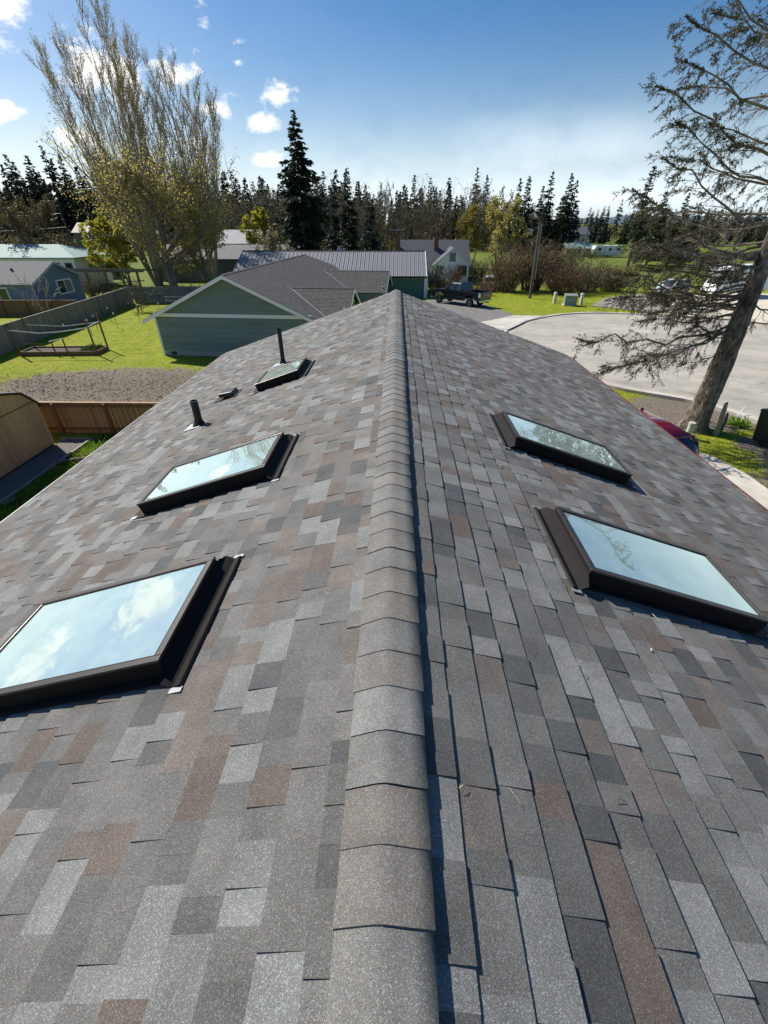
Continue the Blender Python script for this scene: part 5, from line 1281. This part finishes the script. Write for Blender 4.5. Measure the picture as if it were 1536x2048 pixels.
# --- bare and budding broadleaf trees
def broad(name, label, loc, H, Rr, seed, leafm, nleaf, lsize, trunkr, stems=1, split=.25, wood=None, twigr=.02, up=.5, levels=(9, 8, 6), group=None, cat_='tree', egg=.55):
    T = Tree(seed); g = T.g; tips = []
    for s in range(stems):
        a = 2*math.pi*s/stems + g.uniform(-.4, .4)
        lean = 0 if stems == 1 else .16
        trunk = T.path((math.cos(a)*.15*(stems > 1), math.sin(a)*.15*(stems > 1), -.3), (math.cos(a)*lean, math.sin(a)*lean, 1), H*.78, trunkr/(stems**.5), 8, (0, 0, .2), .12, .18)
        for i in range(levels[0]):
            t0 = split + (1-split)*(i+g.uniform(0, 1))/levels[0]; p, d = at(trunk, min(.99, t0))
            az = g.uniform(0, 2*math.pi); q = (t0-split)/(1-split)
            Lb = Rr*1.15*(1-abs(q-.35)*egg*1.2)*g.uniform(.75, 1.1); el = .25 + .9*q*up + .25
            b = T.path(p, (math.cos(az), math.sin(az), el), Lb, trunkr*.32*(1-.5*q)/(stems**.4), 5, (0, 0, up), .25, .25)
            for j in range(levels[1]):
                p2, d2 = at(b, .25+.75*(j+g.uniform(0, 1))/levels[1]*.99)
                L2 = Lb*g.uniform(.25, .5); c2 = T.path(p2, perp(g, d2, g.uniform(.5, 1.0)), L2, twigr*2.0, 3, (0, 0, up*.8), .3, .3)
                for k in range(levels[2]):
                    p3, d3 = at(c2, min(.99, .2+.8*(k+g.uniform(0, 1))/levels[2])); c3 = T.path(p3, perp(g, d3, g.uniform(.35, .9)), L2*g.uniform(.25, .5), twigr, 2, (0, 0, up*.6), .3, .3)
                    tips += c3[1:]
    t = thing(name, label, cat_, loc, 0, group)
    link('trunk', mesh_np('trunk', *T.wood(4), wood or BARK), t)
    if nleaf:
        tips = np.array(tips); P = tips[g.integers(0, len(tips), nleaf)] + g.normal(size=(nleaf, 3))*Rr*.035
        link('crown', mesh_np('crown', *leaves(P, lsize, g, .7), leafm), t)
    return t
OLIVE = leaf_mat('olive_bud_leaves', (.47, .40, .12), .62, .4, (.36, .31, .10), .5)
YELLOW = leaf_mat('yellow_green_leaves', (.34, .32, .035), .5, .3, (.27, .27, .035), .5)
BUD = leaf_mat('brown_buds', (.15, .115, .05), .35, .4, (.12, .10, .045), .4)
PALEB_ = leaf_mat('pale_blossom', (.34, .30, .16), .4, .35, (.22, .2, .08), .5)
SHRUBW = mat('red_brown_twig', (.17, .105, .07), .85, 0, .25, 2, island=.4); SHRUBW2 = mat('tan_twig', (.24, .18, .12), .85, 0, .25, 2, island=.4)
GREYTW = mat('grey_twig', (.17, .145, .115), .85, 0, .25, 2, island=.3)
broad('maple_tree', 'wide budding olive-leaved tree with thick forked trunk behind the green house', (-29.0, 62.5, -2.2), 14.0, 9.0, 5, OLIVE, 15000, .20, .66, 1, .16, None, .03, .45, (24, 10, 7), egg=.75)
broad('second_maple', 'smaller budding tree with grey trunk right of the wide forked one', (-24.6, 64, -2.2), 10.5, 4.6, 55, OLIVE, 6500, .20, .34, 1, .22, None, .03, .5, (12, 8, 6))
broad('budding_tree', 'budding brown-twigged tree at the far left edge behind the blue house', (-56, 76, -2.2), 11.0, 4.6, 6, BUD, 7000, .26, .25, 2, .25, None, .03, .6, (9, 8, 6))
broad('yellow_bush', 'bright yellow-green leafy tree behind the open lean-to', (-40.0, 72, -2.2), 9.0, 4.2, 8, YELLOW, 9000, .34, .2, 3, .1, None, .02, .5, (7, 6, 5))
broad('yellow_green_tree', 'small yellow-green tree before the dark forest left of the spruce', (-30.0, 110, -2.2), 11.2, 3.2, 9, YELLOW, 4200, .42, .2, 2, .3, None, .03, .6, (7, 6, 5))
broad('blossoming_shrub', 'pale blossoming shrub rising behind the metal roof', (-18.3, 76, -2.2), 6.6, 3.0, 10, PALEB_, 2600, .28, .12, 3, .1, None, .025, .7, (7, 6, 5))
broad('yellow_maple', 'yellow-green budding tree right of the white house', (14.0, 95, -1.5), 11.0, 3.4, 12, leaf_mat('gold_leaves', (.24, .19, .035), .45, .35, (.19, .15, .035), .5), 4200, .36, .22, 2, .2, None, .03, .7, (8, 7, 5))
broad('round_budding_tree', 'rounded olive budding tree beside the yellow-green one', (18.3, 90, -1.5), 11.2, 4.2, 13, OLIVE, 5200, .30, .26, 2, .2, None, .03, .6, (9, 7, 6))
broad('bare_alder', 'tall pale bare tree on the skyline above the budding trees', (29.5, 150, -1.5), 17.0, 3.5, 14, BUD, 500, .3, .2, 2, .35, GREYTW, .05, .9, (8, 6, 4))
broad('bare_skyline_poplar', 'narrow pale bare poplar on the skyline left of the white house', (-6.0, 235, -2), 26.0, 4.0, 15, BUD, 300, .3, .25, 4, .3, GREYTW, .06, 1.4, (7, 6, 3))
broad('fruit_tree', 'small bare pale-twigged fruit tree before the blue house', (-35.2, 46.3, -2.2), 3.9, 2.1, 16, BUD, 0, .1, .1, 2, .2, mat('pale_twig', (.34, .28, .22), .8, 0, .2, 3), .02, .6, (5, 4, 2))
broad('bare_bush', 'bare grey tangled bush against the weathered fence', (-27.3, 49.5, -2.2), 2.6, 1.9, 17, BUD, 0, .1, .09, 4, .1, GREYTW, .016, .5, (6, 5, 5), cat_='bush')
# the big bare poplar: steep stems, ascending limbs, fine buds
def poplar(label, loc, seed, ns, Lmax, spread):
    T = Tree(seed); g = T.g; tips = []
    for s in range(ns):
        a = 2.4*s + g.uniform(-.2, .2); sp = g.uniform(.3, 1)*spread if s > 2 else g.uniform(0, .06)
        L = Lmax*(1.0 if s < 3 else g.uniform(.78, .97))
        st = T.path((math.cos(a)*.4, math.sin(a)*.4, -.3), (math.cos(a)*sp*1.7, math.sin(a)*sp*1.7, 1), L, .20, 12, (-math.cos(a)*sp*.8, -math.sin(a)*sp*.8, .3), .10, .10)
        for i in range(28):
            q = .24 + .74*(i+g.uniform(0, 1))/28; p, d = at(st, min(.99, q)); Lb = 5.2*(1-q*.7)*g.uniform(.6, 1.1)
            b = T.path(p, perp(g, d, g.uniform(.55, .85)), Lb, .052*(1-.5*q), 5, (0, 0, 1.1), .15, .25)
            for j in range(11):
                p2, d2 = at(b, min(.99, .15+.85*(j+g.uniform(0, 1))/11)); L2 = g.uniform(.6, 1.7)*(1-.3*q)
                tips += T.path(p2, perp(g, d2, g.uniform(.35, .6)), L2, .019, 2, (0, 0, .7), .12, .5)
    t = thing('bare_poplar', label, 'tree', loc)
    link('trunk', mesh_np('trunk', *T.wood(3), mat('poplar_bark', (.33, .275, .21), .85, 0, .2, 2, island=.2)), t)
    tips = np.array(tips); n = ns*2000; P = tips[g.integers(0, len(tips), n)] + g.normal(size=(n, 3))*.18
    link('crown', mesh_np('crown', *leaves(P, .15, g, .5, dirs=g.normal(size=(n, 3))*.5+np.array([0, 0, .8])), leaf_mat('poplar_buds', (.34, .265, .13), .5, .35, (.28, .225, .10), .4)), t)
poplar('tall multi-stemmed bare poplar fanning up highest at the left', (-36.2, 73, -2.2), 21, 21, 29.5, .25)
poplar('lower bare poplar right of the tallest one, above the budding maple', (-28.4, 75, -2.2), 22, 14, 25.0, .22)

# --- bare woodland band and brown shrubs
def thicket(name, label, spots, m_, seed, nstem, kind=None, twigs=5, r=.03, bud=None, nb=0, cat_='shrub', group=None, wid=.45):
    for (x, y, h) in spots:
        g = np.random.default_rng(seed + abs(int(x*13)) + int(y*7)); A, B, ra, rb = [], [], [], []; tp = []
        for i in range(nstem):
            az = g.uniform(0, 6.28); o = np.array([math.cos(az), math.sin(az), 0])*h*wid*.45*g.random()**.5; d = unit(np.array([math.cos(az)*wid*g.uniform(0, 1.2), math.sin(az)*wid*g.uniform(0, 1.2), 1])); L = h*g.uniform(.5, 1.05)
            p = o.copy(); pts = [p]
            for k in range(4):
                d = unit(d + g.normal(size=3)*.12); q = p + d*L/4; A.append(p); B.append(q); ra.append(r*(1-k*.22)); rb.append(r*(.78-k*.2)); p = q; pts.append(q)
            for k in range(twigs):
                q, dd = at(pts, g.uniform(.25, .98)); e = q + perp(g, dd, g.uniform(.3, .9))*h*g.uniform(.08, .25); A.append(q); B.append(e); ra.append(r*.5); rb.append(r*.2); tp += [e, (q+e)/2]
        V, F = segs(A, B, ra, rb, 3)
        t = thing(name, label, cat_, (x, y, zg(x, y)-.1), 0, group)
        link('stems', mesh_np('stems', V, F, m_), t)
        if bud:
            P = np.array(tp)[g.integers(0, len(tp), nb)] + g.normal(size=(nb, 3))*h*.04
            link('leaves', mesh_np('leaves', *leaves(P, h*.055, g, .6), bud), t)
DRYLF = leaf_mat('dry_russet_leaves', (.16, .085, .045), .35, .4, (.12, .09, .045), .5); OLV2 = leaf_mat('olive_shrub_leaves', (.10, .095, .035), .35, .4, (.14, .10, .045), .5)
thicket('tall_brown_shrub', 'tall tangled brown shrub left of the utility pole', [(13.6, 60, 5.2)], SHRUBW2, 1, 170, twigs=9, r=.032, bud=DRYLF, nb=900)
thicket('brown_shrub', 'upright bare brown shrub behind the utility pole', [(16.8, 61, 5.6)], SHRUBW, 2, 170, twigs=9, r=.032, bud=OLV2, nb=900)
thicket('reddish_shrub', 'low reddish-brown shrub mass right of the utility pole', [(19.5, 57, 3.3)], SHRUBW, 3, 190, twigs=9, r=.03, bud=DRYLF, nb=2200, wid=.8)
thicket('olive_shrub', 'olive-brown rounded shrub beside the small conifer', [(23.2, 60, 3.5)], SHRUBW2, 4, 170, twigs=9, r=.03, bud=OLV2, nb=2200, wid=.8)
thicket('right_end_shrub', 'rust-brown shrub at the right end of the shrub bank', [(26.8, 61, 3.2)], SHRUBW, 5, 160, twigs=9, r=.03, bud=DRYLF, nb=1800, wid=.8)
thicket('drive_side_shrub', 'dry brown shrub behind the pickup bed', [(9.4, 55.5, 1.7)], SHRUBW, 6, 170, twigs=7, r=.022, bud=DRYLF, nb=900, wid=1.0)
thicket('low_shrub', 'dry low shrub in front of the white house wall', [(6.4, 57.5, 1.8)], SHRUBW2, 7, 170, twigs=7, r=.022, bud=OLV2, nb=800, wid=1.0)
thicket('corner_shrub', 'tall thin brown shrub at the outbuilding corner', [(4.6, 57, 3.2)], SHRUBW2, 8, 120, twigs=8, r=.022, bud=OLV2, nb=500, wid=.45)
thicket('white_car_shrub', 'low russet shrub beside the half-hidden white car', [(11.6, 59.5, 1.9)], SHRUBW, 9, 150, twigs=7, r=.022, bud=DRYLF, nb=700, wid=.9)
thicket('wall_shrub', 'dark leafless shrub against the white house wall', [(8.2, 68.6, 2.6)], SHRUBW, 10, 90, twigs=7, r=.025, bud=DRYLF, nb=300, wid=.5)
thicket('fence_shrub', 'brown shrub between the blue house and the lean-to', [(-38.3, 60.5, 2.6)], SHRUBW2, 11, 130, twigs=7, r=.025, bud=OLV2, nb=900, wid=.8)
thicket('russet_shrub', 'russet undergrowth below the wide budding tree', [(-26.0, 60, 1.8)], SHRUBW, 12, 120, twigs=6, r=.025, bud=DRYLF, nb=700, wid=1.3)
thicket('golden_bush', 'bright green rounded bush before the travel trailer', [(47.0, 122, 2.4)], GREYTW, 13, 60, twigs=6, r=.03, bud=leaf_mat('bright_green', (.13, .16, .025), .4), nb=1500, wid=.9)
thicket('pole_shrub', 'tan bare shrub bank behind the small conifer', [(27.5, 82, 5.0)], SHRUBW2, 14, 140, twigs=8, r=.035, bud=OLV2, nb=800, wid=.7)
thicket('house_side_shrub', 'green-brown undergrowth right of the white house', [(12.6, 76, 2.8)], SHRUBW2, 15, 120, twigs=7, r=.03, bud=leaf_mat('fresh_green', (.12, .14, .03), .4), nb=1600, wid=1.0)
# far woodland of bare alders: reads as one brown mass
A, B, ra, rb, bp_ = [], [], [], [], []
g = np.random.default_rng(33)
for i in range(330):
    x = g.uniform(-60, 48); y = g.uniform(150, 186); h = g.uniform(10, 17)*(1.0 if x < 30 else .8); p = np.array([x, y, -2.]); d = np.array([g.normal()*.05, g.normal()*.05, 1.]); pts = [p]
    for k in range(5):
        d = unit(d + g.normal(size=3)*.06); q = p + d*h/5; A.append(p); B.append(q); ra.append(.10*(1-k*.17)); rb.append(.10*(.83-k*.16)); p = q; pts.append(q)
    for k in range(26):
        q, dd = at(pts, g.uniform(.2, .98)); L = h*g.uniform(.08, .22); e = q + perp(g, dd, g.uniform(.4, .9))*L; A.append(q); B.append(e); ra.append(.05); rb.append(.02)
        for _ in range(2):
            q2 = q + (e-q)*g.uniform(.3, 1); e2 = q2 + unit(g.normal(size=3)+np.array([0, 0, .8]))*L*.5; A.append(q2); B.append(e2); ra.append(.03); rb.append(.015); bp_.append(e2)
tag(link('bare_woodland', mesh_np('bare_woodland', *segs(A, B, ra, rb, 3), mat('alder_twig', (.17, .13, .095), .85, 0, .25, .4, island=.3))), 'brown bare woodland before the conifer forest', 'trees', kind='stuff')
bp_ = np.array(bp_); P = bp_[g.integers(0, len(bp_), 16000)]
tag(link('woodland_buds', mesh_np('woodland_buds', *leaves(P, .42, g, .6), leaf_mat('woodland_bud', (.17, .15, .06), .4, .4, (.13, .125, .055), .1))), 'sparse olive buds on the bare woodland', 'foliage', kind='stuff')
A = []
for i in range(15000):
    x = g.uniform(-130, 50); y = g.uniform(146, 186); A.append((x, y, -2 + 5.5*g.random()**1.4*(.6+.4*math.sin(x*.23)**2)))
tag(link('woodland_understory', mesh_np('woodland_understory', *leaves(A, .85, g, .5, dirs=g.normal(size=(15000, 3))*.7+np.array([0, 0, .7])), leaf_mat('understory_olive', (.085, .080, .035), .3, .45, (.11, .085, .045), .12))), 'olive-brown undergrowth at the foot of the far woodland', 'undergrowth', kind='stuff')
A = []
for i in range(16000):
    x = g.uniform(52, 260); y = g.uniform(225, 300); A.append((x, y, -1.8 + g.random()**1.5*6))
tag(link('scrub_bank', mesh_np('scrub_bank', *leaves(A, .8, g, .5, dirs=g.normal(size=(16000, 3))*.7+np.array([0, 0, .8])), leaf_mat('scrub_brown', (.13, .10, .055), .3, .35, (.09, .085, .04), .08))), 'olive-brown scrub bank beyond the right-hand field', 'scrub', kind='stuff')

# --- the near spruce on the right
g = np.random.default_rng(77)
sp = thing('near_spruce', 'old spruce with thick trunk and sparse drooping branches at right', 'tree', (10.37, 14.3, -.2))
from mathutils import noise as mnoise
n = 44; rings = []
zr_ = [(-.25, .58), (.0, .47), (.25, .38), (.7, .325), (1.3, .31), (1.9, .30), (2.5, .275), (3.3, .255), (4.2, .225), (5.2, .20), (6.5, .17), (8, .135), (10, .09), (12, .05), (14, .015)]
for z in list(np.arange(-.25, 6, .05)) + list(np.arange(6, 14.1, .4)):
    r = float(np.interp(z, [q[0] for q in zr_], [q[1] for q in zr_])); row = []
    for i in range(n):
        a = 2*math.pi*i/n; c_, s_ = math.cos(a), math.sin(a)
        k_ = mnoise.noise(Vector((c_*4.5, s_*4.5, z*1.6))); k2 = mnoise.noise(Vector((c_*11, s_*11, z*4.0+7)))
        but = .16*math.sin(5*a+.6)*max(0, .5-z)  # root buttresses
        knot = sum(.5*math.exp(-((z-kz)/.10)**2-((a-ka+math.pi) % (2*math.pi)-math.pi)**2/.06) for kz, ka in ((.9, 4.2), (1.55, 3.5), (2.2, 4.9), (2.6, 3.2), (3.0, 4.3), (1.2, 5.4)))*.18
        q = r*(1 + .08*math.sin(3*a+z*.9) + .07*k_ + .10*abs(k2) + but + knot)
        row.append((q*c_ + .03*math.sin(z), q*s_, z))
    rings.append(row)
SBARK = mat('spruce_bark', (.21, .175, .145),   .95, 0, .9, 18, 1.0, 45, stretch=(1, 1, .4), var2=(.085, .07, .058), spec=.2)
MB().loft(rings).build('trunk', SBARK, sp, True)
br = []
for z0, tx, ty, tz in ((3.5, -4.75, -.3, 2.75), (3.3, -4.1, -.9, 1.95), (3.45, -3.6, -1.4, 2.3), (4.3, -4.0, .3, 4.5), (4.0, -3.3, -1.0, 3.6), (4.9, -3.6, -.7, 5.2), (5.1, -4.2, .0, 6.45), (5.9, -3.9, -.5, 7.05), (6.6, -3.6, -.1, 7.75), (7.2, -4.3, -.1, 8.4), (8.0, -4.0, -.1, 8.85), (8.6, -4.0, 0, 9.55), (9.2, -3.6, .3, 10.2), (6.2, -3.3, .8, 6.0), (7.6, -3.2, -.9, 7.6), (4.6, -2.8, 1.2, 4.6)):
    br.append((z0+.0, np.array([tx, ty, tz+.2])))
for i in range(24):
    z0 = g.uniform(2.6, 11.5); az = g.uniform(0, 6.28) if i % 2 else math.pi + g.normal()*.6; L = (4.1 if z0 < 8 else 4.1*(1-(z0-8)/7))*g.uniform(.5, 1.0)
    if z0 < 3.4: L *= .5
    br.append((z0, np.array([math.cos(az)*L, math.sin(az)*L, z0 + g.uniform(-.5, .55) + (.25 if z0 > 5 else -.1)])))
for i in range(13):       # dense skirt of half-dead boughs
    z0 = g.uniform(3.6, 5.3); az = math.pi + g.normal()*.55; L = g.uniform(2.0, 4.0)
    br.append((z0, np.array([math.cos(az)*L, math.sin(az)*L, z0 + g.uniform(-.55, .25)])))
A, B, ra, rb = [], [], [], []; NP, ND, NS = [], [], []
def limb(p, q, sag, r, n_):
    pts = [p + (q-p)*t + np.array([0, 0, -sag*math.sin(math.pi*min(1, t*1.25))]) + g.normal(size=3)*.012*np.linalg.norm(q-p)*(0 < t < 1) for t in np.linspace(0, 1, n_+1)]
    for i in range(n_):
        A.append(pts[i]); B.append(pts[i+1]); ra.append(r*(1-.8*i/n_)); rb.append(r*(1-.8*(i+1)/n_))
    return pts
def needles(pts, t0, dens, size):
    L = sum(np.linalg.norm(pts[i+1]-pts[i]) for i in range(len(pts)-1))
    for k in range(max(2, int(L*dens))):
        q, d = at(pts, g.uniform(t0, 1.0)); NP.append(q + g.normal(size=3)*.008); ND.append(d*.9 + g.normal(size=3)*.62); NS.append(size)
for z0, tip in br:
    p0 = np.array([0, 0, z0]); L = np.linalg.norm(tip-p0)
    main = limb(p0, tip, L*g.uniform(.03, .09), .012+.0075*L, 9)
    ns = int(L*6.5)
    for j in range(ns):
        t_ = .14 + .86*(j+g.random())/ns; p, d = at(main, min(.995, t_))
        h = unit(np.cross(d, np.array([0, 0, 1.])))*g.choice((-1, 1))
        dirn = unit(d*g.uniform(.4, 1.0) + h*g.uniform(.5, 1.1) + np.array([0, 0, g.uniform(-.95, .15)]))
        l2 = L*.24*(1.1-t_*.75)*g.uniform(.5, 1.4) + .1
        sub = limb(p, p + dirn*l2 + np.array([0, 0, g.uniform(-.05, .08)]), -.04*l2, .010 if t_ < .6 else .008, 4)
        dead = g.random() < (.62 if t_ < .5 else .16)
        for k in range(int(3 + l2*7)):
            t3 = .15 + .85*g.random(); p3, d3 = at(sub, min(.99, t3)); l3 = g.uniform(.08, .26)*(1.2 if dead else 1)
            d4 = unit(d3 + unit(np.cross(d3, g.normal(size=3)))*g.uniform(.5, 1.1) + np.array([0, 0, -.15])); tw = [p3, p3 + d4*l3*.5, p3 + d4*l3 + np.array([0, 0, -.02])]
            A.extend(tw[:-1]); B.extend(tw[1:]); ra.extend((.0048, .0036)); rb.extend((.0036, .0018))
            if not dead: needles(tw, .2, 75, .056)
        if not dead: needles(sub, .45, 50, .062)
    needles(main, .82, 60, .07)
link('branches', mesh_np('branches', *segs(A, B, ra, rb, 4), mat('spruce_twig', (.15, .125, .10), .9, 0, .35, 5, var2=(.26, .225, .185))), sp)
SN = leaf_mat('spruce_needles', (.060, .064, .032), .3, .5, (.09, .08, .038), 1.0)
link('needles', mesh_np('needles', *leaves(NP, NS, g, .30, dirs=np.array(ND)), SN), sp)

# --- grass
GR = leaf_mat('grass_blades', (.27, .32, .02), .5, .3, (.38, .40, .035), .8)
def grass(name, label, n, sampler, h, m_=GR):
    P = []
    while len(P) < n:
        q = sampler(g)
        if q is not None: P.append((q[0], q[1], zs(*q) - .01))
    d = g.normal(size=(n, 3))*.38 + np.array([0, 0, 1.])
    tag(link(name, mesh_np(name, *leaves(P, h, g, .16, dirs=d), m_)), label, 'grass', kind='stuff')
def dirt(x, y): return ((x+15.5)/8.6)**2 + ((y-24.4)/4.2)**2 < 1.1
def lawnL(g):
    y = 12 + 44*g.random()**1.6; x = g.uniform(-29, -6.5)
    if dirt(x, y) and g.random() < .93: return None
    if -14.6 < x and 31 < y < 56 and x > -17.1 + (y-31)*.07: return None
    if x < -13.2 and y < 17.2: return None
    return x, y
grass('lawn_grass', 'bright green lawn grass in the left yard', 60000, lawnL, .085)
def yardS(g):
    y = 9 + 8.6*g.random(); x = g.uniform(-13.1, -7)
    return x, y
grass('long_grass', 'long grass between the tan shed and the eave', 15000, yardS, .20, leaf_mat('lush_grass', (.11, .21, .02), .5, .35, (.15, .24, .025), .8))
def lawnR(g):
    x, y = g.uniform(8.6, 34), g.uniform(40, 57)
    if in_poly(x, y, kerb_path) or in_poly(x, y, dw) or in_poly(x, y, ap) or in_poly(x, y, pad) or in_poly(x, y, rub): return None
    return x, y
grass('far_lawn_grass', 'sunlit lawn grass around the green utility box', 16000, lawnR, .09)
def vergeR(g):
    x, y = g.uniform(5, 14), g.uniform(9, 20)
    if in_poly(x, y, kerb_path) or in_poly(x, y, hd): return None
    if ((x-11.6)/3)**2 + ((y-16)/2)**2 < .8 and g.random() < .93: return None
    if ((x-13.4)/2.6)**2 + ((y-12.5)/1.5)**2 < 1 and g.random() < .9: return None
    return x, y
grass('verge_grass', 'patchy grass on the verge round the spruce', 12000, vergeR, .09)
for x, y, n, lab in ((12.0, 14.6, 160, 'bright green weed clump near the wheeled bin'), (-11.3, 16.2, 380, 'bright sunlit grass tuft by the left gutter')):
    P = np.stack([g.normal(size=n)*.18+x, g.normal(size=n)*.16+y, np.full(n, zs(x, y))], 1)
    tag(link('grass_clump', mesh_np('grass_clump', *leaves(P, .3, g, .14, dirs=g.normal(size=(n, 3))*.5+np.array([0, 0, 1.])), leaf_mat('weed_green', (.20, .33, .02), .5, .3))), lab, 'grass')
# plants in the raised bed
P = np.stack([g.uniform(-22.6, -21.6, 500), g.uniform(31.6, 32.8, 500), np.full(500, -1.98)], 1)
tag(link('bed_plants', mesh_np('bed_plants', *leaves(P, .3, g, .18, dirs=g.normal(size=(500, 3))*.6+np.array([0, 0, 1.])), leaf_mat('herb_green', (.06, .09, .02), .4))), 'low green plants growing in the raised garden bed', 'plants', kind='stuff')
# dirt crumbs on the worn patch
n = 7000; x = g.uniform(-24.5, -7.5, n); y = 24.4 + g.normal(size=n)*1.9
P = np.stack([x, y, np.full(n, -2.2)], 1)
tag(link('dry_thatch', mesh_np('dry_thatch', *leaves(P, .16, g, .22, dirs=g.normal(size=(n, 3))*np.array([1, 1, .25])+np.array([0, 0, .12])), leaf_mat('straw', (.24, .19, .13), .25, .5, (.15, .115, .08), 1.0))), 'dry straw-brown thatch on the bare dirt patch', 'thatch', kind='stuff')

# --- far hills beyond the water on the right
V, F = [], []
hx = np.linspace(300, 4200, 60)
for i, x in enumerate(hx):
    h = 30 + 9*math.sin(i*.5) + 5*math.sin(i*1.3+1)
    V += [(x, 2600, -3), (x, 2700, h*.6), (x, 2900, h), (x, 3600, -3)]
for i in range(59):
    for k in range(3): F.append((i*4+k, (i+1)*4+k, (i+1)*4+k+1, i*4+k+1))
tag(link('hills', mesh_np('hills', V, F, mat('haze_blue_hill', (.10, .13, .15), .95, 0, .35, .012, var2=(.07, .10, .12)), True)), kind='structure')  # blue of the distant haze is put into the hill colour
